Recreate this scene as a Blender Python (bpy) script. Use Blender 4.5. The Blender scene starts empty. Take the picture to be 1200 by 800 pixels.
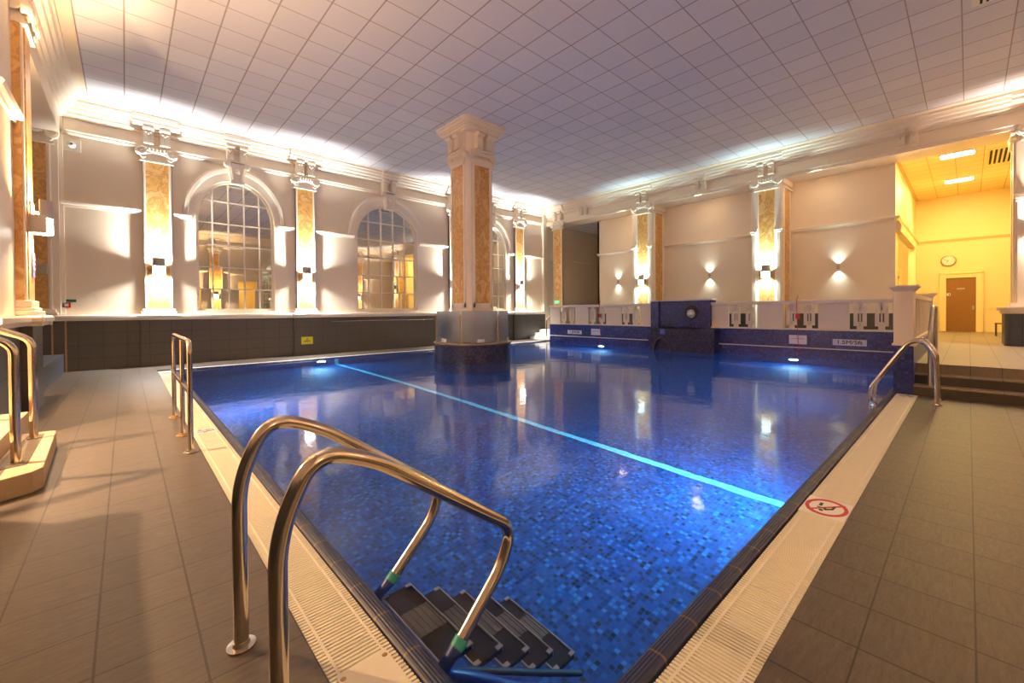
import bpy, bmesh, math, random
from mathutils import Vector, Matrix
PI = math.pi
random.seed(7)
SC = bpy.context.scene
COL = SC.collection

# ---------------------------------------------------------------- camera, world, exposure
cam = bpy.data.cameras.new('camera'); camo = bpy.data.objects.new('camera', cam); COL.objects.link(camo)
SC.camera = camo
cam.sensor_width = 36.0; cam.lens = 36.0 * 491.97 / 1200.0
cam.shift_y = -(400 - 369.88) / 1200.0
cam.clip_start = 0.05; cam.clip_end = 200
yaw, pit, rol = math.radians(42.606), math.radians(-0.617), math.radians(-0.4307)
F = Vector((math.sin(yaw) * math.cos(pit), math.cos(yaw) * math.cos(pit), math.sin(pit)))
r = Vector((math.cos(yaw), -math.sin(yaw), 0)); u = r.cross(F)
r2 = r * math.cos(rol) + u * math.sin(rol); u2 = -r * math.sin(rol) + u * math.cos(rol)
camo.matrix_world = Matrix(((r2.x, u2.x, -F.x, 0), (r2.y, u2.y, -F.y, 0), (r2.z, u2.z, -F.z, 1.5), (0, 0, 0, 1)))

W = bpy.data.worlds.new('world'); SC.world = W; W.use_nodes = True
W.node_tree.nodes['Background'].inputs[0].default_value = (1.0, .86, .72, 1)
W.node_tree.nodes['Background'].inputs[1].default_value = 0.02
SC.view_settings.view_transform = 'Standard'; SC.view_settings.look = 'None'
SC.view_settings.gamma = 1; SC.view_settings.use_curve_mapping = False
SC.view_settings.exposure = 0.74
cy = SC.cycles
cy.max_bounces = 10; cy.diffuse_bounces = 7; cy.glossy_bounces = 5; cy.transmission_bounces = 6
cy.caustics_reflective = True; cy.caustics_refractive = True; cy.blur_glossy = 0.6
cy.sample_clamp_indirect = 4.0; cy.use_light_tree = True; cy.use_denoising = True

SC_UP, SC_DN = 290.0, 105.0                     # wall sconce watts, up and down
TONE = {'white': (1.0, .95, .89), 'warm': (1.0, .62, .32), 'cool': (.72, 1.0, .97), 'pink': (1.0, .76, .62)}
SMALL_W = 2.2                                  # small recess lamps
POOL_W = 112.0                                 # underwater lamps
YELLOW_W = 98.0                               # lobby strip lights
VESTIBULE_W = 70.0

# ---------------------------------------------------------------- key sizes (metres)
X0, X1 = -1.2, 17.3            # left wall face, right colonnade face
Y1 = 16.0                      # far wall face
YB = -4.2                      # wall behind the camera
ZC = 7.1
PX0, PX1, PY0, PY1 = .97, 15.4, .97, 14.3
ZW = -.03; DEPTH = -1.5
TZ = .5                        # terrace level

# ---------------------------------------------------------------- materials
class NT:
    def __init__(s, name):
        s.m = bpy.data.materials.new(name); s.m.use_nodes = True
        s.t = s.m.node_tree; s.b = s.t.nodes['Principled BSDF']; s.out = s.t.nodes['Material Output']
    def n(s, typ, **k):
        x = s.t.nodes.new(typ)
        for a, v in k.items(): setattr(x, a, v)
        return x
    def l(s, a, b): s.t.links.new(a, b)
    def val(s, x, v):
        if hasattr(v, 'is_linked') or isinstance(v, bpy.types.NodeSocket): s.l(v, x)
        else: x.default_value = v
    def math(s, op, a, b=0.0, c=None):
        x = s.n('ShaderNodeMath', operation=op); s.val(x.inputs[0], a); s.val(x.inputs[1], b)
        if c is not None: s.val(x.inputs[2], c)
        return x.outputs[0]
    def mix(s, f, a, b):
        x = s.n('ShaderNodeMix', data_type='RGBA'); s.val(x.inputs[0], f)
        s.val(x.inputs[6], a if not isinstance(a, tuple) else (*a, 1)); s.val(x.inputs[7], b if not isinstance(b, tuple) else (*b, 1))
        return x.outputs[2]
    def pos(s):
        g = s.n('ShaderNodeNewGeometry'); x = s.n('ShaderNodeSeparateXYZ'); s.l(g.outputs['Position'], x.inputs[0])
        return g.outputs['Position'], x.outputs
    def obj(s):
        g = s.n('ShaderNodeTexCoord'); x = s.n('ShaderNodeSeparateXYZ'); s.l(g.outputs['Object'], x.inputs[0])
        return g.outputs['Object'], x.outputs
    def noise(s, vec, scale, detail=3, rough=.5, dist=0.0):
        x = s.n('ShaderNodeTexNoise'); s.l(vec, x.inputs['Vector']); x.inputs['Scale'].default_value = scale
        x.inputs['Detail'].default_value = detail; x.inputs['Roughness'].default_value = rough; x.inputs['Distortion'].default_value = dist
        return x.outputs['Fac']
    def scalev(s, vec, sc):
        x = s.n('ShaderNodeMapping'); s.l(vec, x.inputs[0]); x.inputs['Scale'].default_value = sc; return x.outputs[0]
    def ramp(s, f, stops):
        x = s.n('ShaderNodeValToRGB'); s.l(f, x.inputs[0]); e = x.color_ramp.elements
        while len(e) < len(stops): e.new(.5)
        for i, (p, c) in enumerate(stops): e[i].position = p; e[i].color = (*c, 1)
        return x.outputs[0]
    def line(s, v, pitch, off, w):          # 1 on a grout line of width w
        a = s.math('DIVIDE', s.math('SUBTRACT', v, off), pitch)
        f = s.math('FRACT', a); g = s.math('MINIMUM', f, s.math('SUBTRACT', 1.0, f))
        return s.math('LESS_THAN', g, w / pitch / 2)
    def cell(s, v, pitch, off=0.0):
        return s.math('FLOOR', s.math('DIVIDE', s.math('SUBTRACT', v, off), pitch))
    def rnd(s, a, b, c=0.0):
        x = s.n('ShaderNodeCombineXYZ'); s.val(x.inputs[0], a); s.val(x.inputs[1], b); s.val(x.inputs[2], c)
        w = s.n('ShaderNodeTexWhiteNoise'); s.l(x.outputs[0], w.inputs[0]); return w.outputs['Value']
    def bump(s, h, strength=.3, dist=.01):
        x = s.n('ShaderNodeBump'); s.l(h, x.inputs['Height']); x.inputs['Strength'].default_value = strength; x.inputs['Distance'].default_value = dist
        s.l(x.outputs[0], s.b.inputs['Normal'])
    def set(s, color=None, rough=None, metal=None, spec=None):
        if color is not None: s.val(s.b.inputs['Base Color'], (*color, 1) if isinstance(color, tuple) else color)
        if rough is not None: s.val(s.b.inputs['Roughness'], rough)
        if metal is not None: s.b.inputs['Metallic'].default_value = metal
        if spec is not None: s.b.inputs['Specular IOR Level'].default_value = spec
        return s.m

def plain(name, c, rough=.6, metal=0.0, var=.04, scale=6.0, spec=.5):
    t = NT(name); p, _ = t.pos(); f = t.noise(p, scale, 4)
    lo = tuple(max(0, x * (1 - var)) for x in c); hi = tuple(min(1, x * (1 + var)) for x in c)
    return t.set(t.mix(f, lo, hi), rough, metal, spec)
def emit(name, c, st):
    t = NT(name); t.b.inputs['Emission Color'].default_value = (*c, 1); t.b.inputs['Emission Strength'].default_value = st
    return t.set(c, .4)

M = {}
M['cream'] = plain('painted_plaster_cream', (.87, .765, .60), .45, var=.03, scale=2)
M['mould'] = plain('moulding_gloss_cream', (.89, .80, .655), .35, var=.03)
M['ivory'] = plain('balustrade_ivory', (.80, .70, .56), .4)
M['white'] = plain('white_plastic', (.85, .84, .8), .4)
M['steel'] = plain('polished_steel', (.62, .56, .48), .16, 1.0, var=.03, scale=20)
M['steel_dull'] = plain('brushed_steel', (.50, .48, .45), .32, 1.0, var=.08, scale=60)
M['grey'] = plain('grey_metal_lamp', (.42, .39, .37), .45, .1)
M['black'] = plain('black_rubber', (.010, .011, .014), .6, var=.2)
M['dark'] = plain('dark_gap', (.012, .010, .008), .8)
M['tread'] = plain('grey_tread', (.17, .165, .16), .4)
M['red'] = plain('red_plastic', (.55, .02, .03), .4)
M['yellow'] = plain('yellow_sign', (.62, .66, .02), .5)
M['green'] = plain('green_sign', (.0, .22, .10), .5)
M['blue'] = plain('blue_sleeve', (.01, .035, .20), .35)
M['bluesign'] = plain('blue_notice', (.09, .11, .42), .5)
M['teal'] = plain('teal_tape', (.03, .30, .24), .5)
M['wood'] = plain('brown_door_veneer', (.27, .13, .035), .45, var=.08, scale=9)
M['paper'] = plain('laminated_notice', (.72, .70, .74), .4)
M['ink'] = plain('black_ink', (.015, .015, .02), .5)
M['blueink'] = plain('grey_blue_ink', (.09, .09, .13), .5)
M['brownframe'] = plain('bronze_post', (.42, .27, .14), .35, .6)
M['lobby'] = plain('lobby_paint', (.86, .72, .40), .45, var=.02)
M['bulb'] = emit('sconce_glass', (1.0, .93, .85), 22.0)
M['bulbcool'] = emit('sconce_glass_cool', (.85, .97, 1.0), 2.6)
M['strip'] = emit('strip_light', (1.0, .88, .6), 14.0)
M['poolamp'] = emit('pool_lamp_lens', (.55, .9, 1.0), 60.0)
M['led'] = emit('green_exit_lamp', (.1, .8, .4), .8)

# orange figured marble
t = NT('orange_marble'); p, _ = t.pos()
w = t.noise(t.scalev(p, (1, 1, .8)), 2.6, 5, .55, 1.5); w2 = t.noise(p, 13, 4, .6, 1.0)
c1 = t.ramp(w, [(.25, (.46, .20, .045)), (.42, (.72, .43, .14)), (.50, (.52, .25, .06)), (.60, (.80, .54, .23)), (.75, (.60, .33, .09))])
M['marble'] = t.set(t.mix(t.math('MULTIPLY', w2, .35), c1, (.52, .27, .08)), .3)

# deck tiles, one grid over the whole floor
def deck(name, base, base2, line):
    t = NT(name); p, x = t.pos()
    lx = t.line(x[0], .3545, .59, .010); ly = t.line(x[1], .3535, .327, .0075)
    g = t.math('MAXIMUM', lx, ly)
    rn = t.rnd(t.cell(x[0], .3545, .59), t.cell(x[1], .3535, .327))
    st0 = t.noise(t.scalev(p, (2, 11, 2)), 4, 8, .75)
    st = t.math('MULTIPLY', t.math('SUBTRACT', st0, .28), 1.9)
    st2 = t.noise(t.scalev(p, (1, 5, 1)), 30, 3, .6)
    c = t.mix(st, base, base2); c = t.mix(t.math('MULTIPLY', rn, .18), c, tuple(v * .6 for v in base))
    c = t.mix(t.math('MULTIPLY', st2, .25), c, tuple(v * .7 for v in base))
    h = t.math('SUBTRACT', t.math('MULTIPLY', st, .35), g)
    t.bump(h, .35, .006)
    return t.set(t.mix(g, c, line), t.math('ADD', .36, t.math('MULTIPLY', st2, .2)))
M['deck'] = deck('deck_slate_tiles', (.050, .038, .030), (.145, .116, .092), (.02, .014, .009))
M['terrace'] = deck('terrace_tiles', (.20, .155, .11), (.32, .25, .18), (.06, .04, .02))
M['riser'] = plain('step_riser_tiles', (.055, .045, .032), .4, var=.2, scale=12)

# dark dado tiles (walls running along X or along Y)
def dado(name, ax, base=(.055, .052, .048)):
    t = NT(name); p, x = t.pos()
    a = x[ax]
    g = t.math('MAXIMUM', t.line(a, .48, .02, .008), t.line(x[2], .335, -.005, .008))
    rn = t.rnd(t.cell(a, .48, .02), t.cell(x[2], .335, -.005))
    st = t.noise(t.scalev(p, (3, 3, 25)), 4, 4, .6)
    c = t.mix(st, base, tuple(v * 1.7 for v in base)); c = t.mix(t.math('MULTIPLY', rn, .5), c, tuple(v * 1.5 for v in base))
    t.bump(t.math('SUBTRACT', 1.0, g), .3, .004)
    return t.set(t.mix(g, c, (.02, .018, .015)), .42)
M['dadox'] = dado('dado_tiles_x', 0); M['dadoy'] = dado('dado_tiles_y', 1)
M['dadoslate'] = dado('dado_slate', 1, (.045, .048, .06))
M['curb'] = plain('sandy_step_stone', (.52, .37, .22), .5, var=.12, scale=8)

# ceiling tiles
t = NT('ceiling_tiles'); p, x = t.pos()
g = t.math('MAXIMUM', t.line(x[0], .6945, 6.99, .030), t.line(x[1], .70, 5.0, .022))
g2 = t.math('MAXIMUM', t.line(x[0], .6945, 6.99, .010), t.line(x[1], .70, 5.0, .008))
rn = t.rnd(t.cell(x[0], .6945, 6.99), t.cell(x[1], .70, 5.0))
c = t.mix(rn, (.72, .74, .80), (.78, .80, .85)); c = t.mix(t.math('MULTIPLY', t.noise(p, 120, 2), .15), c, (.5, .5, .52))
c = t.mix(g, c, (.47, .45, .46)); c = t.mix(g2, c, (.30, .27, .27))
M['ceil'] = t.set(c, .8)
t = NT('lobby_ceiling_tiles'); p, x = t.pos()
g = t.math('MAXIMUM', t.line(x[0], .62, 18.6, .03), t.line(x[1], .62, .30, .02))
M['ceil2'] = t.set(t.mix(g, (.82, .68, .34), (.5, .36, .12)), .7)

# blue mosaic, square tesserae; axes pairs per surface direction
def mosaic(name, stops, pitch, groutc, rough=.25, gw=.14):
    t = NT(name); p, x = t.pos()
    gn = t.n('ShaderNodeNewGeometry'); sp = t.n('ShaderNodeSeparateXYZ'); t.l(gn.outputs['True Normal'], sp.inputs[0])
    az = t.math('GREATER_THAN', t.math('ABSOLUTE', sp.outputs[2]), .7)
    ax = t.math('GREATER_THAN', t.math('ABSOLUTE', sp.outputs[0]), .7)
    # u = X unless the face looks along X (then Y); v = Z unless the face looks along Z (then Y)
    def sel(f, a, b): return t.math('ADD', t.math('MULTIPLY', f, a), t.math('MULTIPLY', t.math('SUBTRACT', 1.0, f), b))
    uu = sel(ax, x[1], x[0]); vv = sel(az, x[1], x[2])
    g = t.math('MAXIMUM', t.line(uu, pitch, .003, pitch * gw), t.line(vv, pitch, .003, pitch * gw))
    rn = t.rnd(t.cell(uu, pitch, .003), t.cell(vv, pitch, .003), az)
    c = t.ramp(rn, stops)
    return t.set(t.mix(g, c, groutc), rough)
M['mosaic'] = mosaic('pool_mosaic', [(0, (.001, .004, .025)), (.12, (.002, .018, .11)), (.5, (.003, .040, .22)), (.8, (.004, .065, .30)), (1, (.01, .15, .45))], .042, (.004, .075, .15), .3, .18)
M['mosaicwall'] = mosaic('wall_mosaic', [(0, (.006, .009, .07)), (.35, (.015, .024, .16)), (.7, (.025, .045, .24)), (1, (.06, .09, .34))], .05, (.02, .025, .07), .3)
M['mosaicdark'] = mosaic('drum_mosaic', [(0, (.006, .007, .02)), (.4, (.014, .016, .05)), (1, (.05, .05, .12))], .05, (.02, .02, .04), .3)
M['cyan'] = mosaic('lane_mosaic', [(0, (.10, .62, .80)), (1, (.25, .85, .95))], .05, (.1, .5, .6), .3)

# round ribbed coping tiles with rusty joints every 0.3 m
def coping(name, ax, off):
    t = NT(name); p, x = t.pos()
    g = t.line(x[ax], .2975, off, .012)
    rib = t.math('SINE', t.math('MULTIPLY', x[1 - ax], 420.0))
    n = t.noise(p, 9, 4)
    c = t.mix(n, (.006, .011, .05), (.016, .024, .085))
    t.bump(rib, .5, .003)
    return t.set(t.mix(g, c, (.16, .10, .05)), .42)
M['copex'] = coping('coping_x', 0, 1.683); M['copey'] = coping('coping_y', 1, 1.662)
M['grate'] = plain('gutter_grating', (.80, .76, .62), .5, var=.06, scale=14)
t = NT('gutter_bed'); M['bed'] = t.set((.02, .06, .045), .5)

# pool water
t = NT('pool_water'); t.t.nodes.remove(t.b)
gl = t.n('ShaderNodeBsdfRefraction'); gl.inputs['IOR'].default_value = 1.33; gl.inputs['Roughness'].default_value = 0.0
gl.inputs['Color'].default_value = (.96, .99, 1, 1)
gs = t.n('ShaderNodeBsdfAnisotropic'); gs.inputs['Roughness'].default_value = .085; gs.inputs['Color'].default_value = (1, 1, 1, 1)
fr = t.n('ShaderNodeFresnel'); fr.inputs['IOR'].default_value = 1.33; mx = t.n('ShaderNodeMixShader')
t.l(fr.outputs[0], mx.inputs[0]); t.l(gl.outputs[0], mx.inputs[1]); t.l(gs.outputs[0], mx.inputs[2])
p, x = t.pos()
h = t.math('ADD', t.noise(p, 1.3, 2, .5), t.math('MULTIPLY', t.noise(p, 6.0, 2, .5), .12))
bp = t.n('ShaderNodeBump'); bp.inputs['Strength'].default_value = .22; bp.inputs['Distance'].default_value = .03
t.l(h, bp.inputs['Height']); t.l(bp.outputs[0], gl.inputs['Normal']); t.l(bp.outputs[0], gs.inputs['Normal']); t.l(bp.outputs[0], fr.inputs['Normal']); t.l(mx.outputs[0], t.out.inputs[0])
M['water'] = t.m
# mirror panes, frosted and clear glass
t = NT('mirror_pane'); M['mirror'] = t.set((.74, .77, .72), .01, 1.0)
t = NT('frosted_acrylic'); t.b.inputs['Transmission Weight'].default_value = .92; t.b.inputs['IOR'].default_value = 1.15
M['frost'] = t.set((.66, .71, .78), .3)
t = NT('clear_glass'); t.b.inputs['Transmission Weight'].default_value = 1.0; t.b.inputs['IOR'].default_value = 1.45
M['glass'] = t.set((.75, .95, .85), .02)

# ---------------------------------------------------------------- mesh helpers
class MB:
    def __init__(s): s.v = []; s.f = []
    def add(s, vs, fs):
        n = len(s.v); s.v += [tuple(v) for v in vs]; s.f += [tuple(i + n for i in f) for f in fs]; return s
    def box(s, x0, x1, y0, y1, z0, z1):
        vs = [(x, y, z) for z in (z0, z1) for y in (y0, y1) for x in (x0, x1)]
        return s.add(vs, [(0, 2, 3, 1), (4, 5, 7, 6), (0, 1, 5, 4), (2, 6, 7, 3), (0, 4, 6, 2), (1, 3, 7, 5)])
    def frustum(s, b, tp, z0, z1):         # b, tp = (x0,x1,y0,y1)
        vs = [(x, y, z0) for y in b[2:] for x in b[:2]] + [(x, y, z1) for y in tp[2:] for x in tp[:2]]
        return s.add(vs, [(0, 2, 3, 1), (4, 5, 7, 6), (0, 1, 5, 4), (2, 6, 7, 3), (0, 4, 6, 2), (1, 3, 7, 5)])
    def prism(s, poly, axis, a, b):        # polygon in the two other axes, extruded along axis
        def P(q, w):
            if axis == 0: return (w, q[0], q[1])
            if axis == 1: return (q[0], w, q[1])
            return (q[0], q[1], w)
        n = len(poly)
        return s.add([P(q, a) for q in poly] + [P(q, b) for q in poly],
                     [tuple(range(n))[::-1], tuple(range(n, 2 * n))] + [(i, (i + 1) % n, n + (i + 1) % n, n + i) for i in range(n)])
    def tube(s, pts, rad, n=12, caps=True):
        pts = [Vector(q) for q in pts]; k = len(pts); rs = rad if isinstance(rad, list) else [rad] * k
        T = [(pts[min(i + 1, k - 1)] - pts[max(i - 1, 0)]).normalized() for i in range(k)]
        a = Vector((0, 0, 1)) if abs(T[0].z) < .9 else Vector((1, 0, 0))
        U = T[0].cross(a).normalized(); vs = []
        for i in range(k):
            U = (U - T[i] * U.dot(T[i])).normalized(); V = T[i].cross(U)
            for j in range(n):
                an = 2 * PI * j / n; vs.append(pts[i] + (U * math.cos(an) + V * math.sin(an)) * rs[i])
        fs = [(i * n + j, i * n + (j + 1) % n, (i + 1) * n + (j + 1) % n, (i + 1) * n + j) for i in range(k - 1) for j in range(n)]
        if caps: fs += [tuple(range(n))[::-1], tuple((k - 1) * n + j for j in range(n))]
        return s.add(vs, fs)
    def lathe(s, prof, cx=0, cy_=0, n=24, a0=0, a1=2 * PI, axis=2, cz=0):  # prof = (radius, height)
        full = abs(a1 - a0 - 2 * PI) < 1e-6; m = n if full else n + 1; vs = []
        for (rr, h) in prof:
            for j in range(m):
                a = a0 + (a1 - a0) * j / n; q = (rr * math.cos(a), rr * math.sin(a))
                vs.append((cx + q[0], cy_ + q[1], cz + h) if axis == 2 else (cx + q[0], cy_ + h, cz + q[1]) if axis == 1 else (cx + h, cy_ + q[0], cz + q[1]))
        fs = [(i * m + j, i * m + (j + 1) % m, (i + 1) * m + (j + 1) % m, (i + 1) * m + j) for i in range(len(prof) - 1) for j in range(n)]
        return s.add(vs, fs)
    def build(s, name, mat, parent=None, smooth=False, bevel=0.0, xf=None):
        me = bpy.data.meshes.new(name); vs = [xf @ Vector(v) for v in s.v] if xf else s.v
        me.from_pydata(vs, [], s.f); me.materials.append(mat)
        bm = bmesh.new(); bm.from_mesh(me); bmesh.ops.recalc_face_normals(bm, faces=bm.faces); bm.to_mesh(me); bm.free()
        if smooth:
            for q in me.polygons: q.use_smooth = True
            if hasattr(me, 'set_sharp_from_angle'): me.set_sharp_from_angle(angle=math.radians(42))
        o = bpy.data.objects.new(name, me); COL.objects.link(o)
        if parent: o.parent = parent
        if bevel:
            b = o.modifiers.new('bevel', 'BEVEL'); b.width = bevel; b.segments = 2; b.limit_method = 'ANGLE'; b.angle_limit = math.radians(50)
        return o
def box(*a): return MB().box(*a)
def arc(cx, cz, rad, a0, a1, n=8):       # 2-D arc points
    return [(cx + rad * math.cos(a0 + (a1 - a0) * i / n), cz + rad * math.sin(a0 + (a1 - a0) * i / n)) for i in range(n + 1)]
def smooth_path(pts, rad=.1, n=7):       # round the corners of a polyline
    P = [Vector(q) for q in pts]; out = [P[0]]
    for i in range(1, len(P) - 1):
        a, b, c = P[i - 1], P[i], P[i + 1]; rr = rad[i - 1] if isinstance(rad, (list, tuple)) else rad
        d = min(rr, (a - b).length * .49, (c - b).length * .49)
        p0 = b + (a - b).normalized() * d; p1 = b + (c - b).normalized() * d
        for k in range(n + 1):
            s = k / n; out.append(p0 * (1 - s) ** 2 + b * 2 * s * (1 - s) + p1 * s * s)
    out.append(P[-1]); return out
def thing(name, label, cat, loc=(0, 0, 0), rotz=0.0, group=None):
    o = bpy.data.objects.new(name, None); COL.objects.link(o); o.empty_display_size = .2
    o.location = loc; o.rotation_euler = (0, 0, rotz); o['label'] = label; o['category'] = cat
    if group: o['group'] = group
    return o
def tag(o, label, cat, group=None):
    o['label'] = label; o['category'] = cat
    if group: o['group'] = group
    return o
def struct(o): o['kind'] = 'structure'; return o
def copy_tree(o, parent=None):
    c = o.copy(); COL.objects.link(c)
    if parent: c.parent = parent
    for ch in list(o.children): copy_tree(ch, c)
    return c
def dup(root, loc, rotz, label, group=None):
    c = copy_tree(root); c.location = loc; c.rotation_euler = (0, 0, rotz); c['label'] = label
    if group: c['group'] = group
    return c
def area(name, loc, direc, sx, sy, watts, color, parent=None, spread=PI):
    l = bpy.data.lights.new(name, 'AREA'); l.shape = 'RECTANGLE'; l.size = sx; l.size_y = sy; l.energy = watts; l.color = color; l.spread = spread
    o = bpy.data.objects.new(name, l); COL.objects.link(o); o.location = loc
    o.rotation_euler = Vector(direc).to_track_quat('-Z', 'Y').to_euler()
    if parent: o.parent = parent
    return o
def text(s, size, loc, rotm, mat, parent, name='lettering', bold=0.0, xs=1.0):
    c = bpy.data.curves.new(name, 'FONT'); c.body = s; c.size = size; c.align_x = 'CENTER'; c.align_y = 'CENTER'; c.extrude = .002
    o = bpy.data.objects.new(name, c); COL.objects.link(o)
    dg = bpy.context.evaluated_depsgraph_get(); me = bpy.data.meshes.new_from_object(o.evaluated_get(dg))
    bpy.data.objects.remove(o); bpy.data.curves.remove(c)
    me.materials.clear(); me.materials.append(mat)
    ob = bpy.data.objects.new(name, me); COL.objects.link(ob)
    for v in me.vertices: v.co.x *= xs
    if bold:        # heavier strokes: the same outlines laid a hair apart
        bm = bmesh.new()
        for dx, dy in ((-bold, 0), (bold, 0), (0, bold), (0, -bold)):
            m2 = me.copy(); m2.transform(Matrix.Translation((dx, dy, dx * .05 + dy * .02))); bm.from_mesh(m2); bpy.data.meshes.remove(m2)
        bm.to_mesh(me); bm.free()
    me.transform(Matrix.Translation(loc) @ rotm); ob.parent = parent
    return ob
FACE_MX = Matrix(((0, 0, -1), (-1, 0, 0), (0, 1, 0))).to_4x4()   # lettering upright on a wall that looks along -X
FACE_MY = Matrix(((1, 0, 0), (0, 0, -1), (0, 1, 0))).to_4x4()    # ... on a wall that looks along -Y
FLAT = Matrix.Identity(4)

# ---------------------------------------------------------------- room shell
# deck, laid round the pool, with the gutters and coping
fl = MB()
fl.box(X0 - 4, .59, YB, Y1 + .3, -.3, 0)
fl.box(.59, 10.0, YB, .58, -.3, 0)
fl.box(.59, 18.3, 14.62, Y1 + .3, -.3, 0)
struct(fl.build('floor', M['deck']))
base = MB(); base.box(.59, 15.6, YB, PY0 - .12, -1.7, -.1); base.box(.59, PX0 - .12, PY0 - .3, 14.62, -1.7, -.1)
base.box(.59, 15.8, PY1 + .02, 14.62, -1.7, -.1)
struct(base.build('trim_1', M['bed']))
shell = MB()
shell.box(PX0 - .1, PX1 + .3, PY0 - .1, PY1 + .1, DEPTH - .2, DEPTH)
shell.box(PX0 - .1, PX0, PY0 - .1, PY1, DEPTH, -.08); shell.box(PX0, PX1 + .2, PY0 - .1, PY0, DEPTH, -.08)
shell.box(PX0 - .1, PX1 + .2, PY1, PY1 + .1, DEPTH, -.08); shell.box(PX1, PX1 + .2, PY0, PY1, DEPTH, -.08)
struct(shell.build('floor_pool_basin', M['mosaic']))

def prof_box(mb, poly, axis, a, b): mb.prism(poly, axis, a, b)
cop = [(.0, -.12), (.0, -.01)] + [(.03 - .03 * math.cos(i * PI / 8), -.01 + .022 * math.sin(i * PI / 8)) for i in range(1, 5)] + [(.07, .010), (.09, -.002), (.105, -.03), (.108, -.12)]
m = MB(); m.prism([(PX0 - .10 + a, b) for a, b in cop], 1, PY0 - .1, PY1 + .1); struct(m.build('trim_2', M['copey'], smooth=True))
m = MB(); m.prism([(PY0 - .10 + a, b) for a, b in cop], 0, PX0 - .1, 10.4); struct(m.build('trim_3', M['copex'], smooth=True))
m = MB(); m.prism([(PY1 + .10 - a, b) for a, b in cop], 0, PX0 - .1, PX1 + .1); struct(m.build('trim_4', M['copex'], smooth=True))
# gratings: ribs across, three rails along
def grating(along, c0, c1, a, b, name, label):
    m = MB(); k = a
    while k < b:
        if along == 1: m.box(c0, c1, k, k + .0125, -.025, -.001)
        else: m.box(k, k + .0125, c0, c1, -.025, -.001)
        k += .0222
    for q in (c0 + .035, c1 - .045):
        if along == 1: m.box(q, q + .012, a, b, -.024, -.0005)
        else: m.box(a, b, q, q + .012, -.024, -.0005)
    return tag(m.build(name, M['grate']), label, 'gutter grating')
grating(1, .592, .862, .60, 14.3, 'gutter_grating', 'long cream plastic slatted overflow grating along the left pool edge')
grating(0, .582, .855, .875, 10.0, 'gutter_grating', 'long cream plastic slatted overflow grating along the right pool edge')
m = MB(); m.box(.875, 15.6, 14.40, 14.62, -.05, -.001)
struct(m.build('trim_5', M['white']))

# far wall with three arched mirror windows
WIN = [(2.68, 1.07, 1.26, 4.48), (7.90, 1.31, 1.30, 4.48), (13.25, 1.07, 1.26, 4.48)]
SILL = 1.58
def arch_pts(cx, a, b, zs, n=24):
    return [(cx - a * math.cos(PI * i / n), zs + b * math.sin(PI * i / n)) for i in range(n + 1)]
def arched_wall(yface, sgn, wins, xa, xb, name, holes=()):
    """sgn: -1 looks along -Y, +1 along +Y; wall body behind the face"""
    m = MB(); yb = yface - sgn * .14; ybb = yface - sgn * .3; z1 = ZC + .3
    xs = xa
    cuts = sorted([('w', w[0] - w[1], w[0] + w[1], w) for w in wins] + [('h', h[0], h[1], h) for h in holes], key=lambda q: q[1])
    def quad(x0, x1, z0, z1): m.add([(x0, yface, z0), (x1, yface, z0), (x1, yface, z1), (x0, yface, z1)], [(0, 1, 2, 3)])
    for kind, l, rr, d in cuts:
        quad(xs, l, -.1, z1)
        if kind == 'w':
            quad(l, rr, -.1, SILL); P = arch_pts(*d)
            for i in range(len(P) - 1):
                (xa_, za), (xb_, zb) = P[i], P[i + 1]
                m.add([(xa_, yface, za), (xb_, yface, zb), (xb_, yface, z1), (xa_, yface, z1)], [(0, 1, 2, 3)])
                m.add([(xa_, yface, za), (xb_, yface, zb), (xb_, yb, zb), (xa_, yb, za)], [(0, 1, 2, 3)])
            for xx in (l, rr): m.add([(xx, yface, SILL), (xx, yb, SILL), (xx, yb, d[3]), (xx, yface, d[3])], [(0, 1, 2, 3)])
            m.add([(l, yface, SILL), (rr, yface, SILL), (rr, yb, SILL), (l, yb, SILL)], [(0, 1, 2, 3)])
            m.box(l - .1, rr + .1, min(yb - sgn * .05, ybb), max(yb - sgn * .05, ybb), -.1, z1)
        else:
            quad(l, rr, d[2], z1)
            m.add([(l, yface, d[2]), (rr, yface, d[2]), (rr, ybb, d[2]), (l, ybb, d[2])], [(0, 1, 2, 3)])
            for xx in (l, rr): m.add([(xx, yface, 0), (xx, ybb, 0), (xx, ybb, d[2]), (xx, yface, d[2])], [(0, 1, 2, 3)])
        xs = rr
    quad(xs, xb, -.1, z1)
    return struct(m.build(name, M['cream']))
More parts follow.
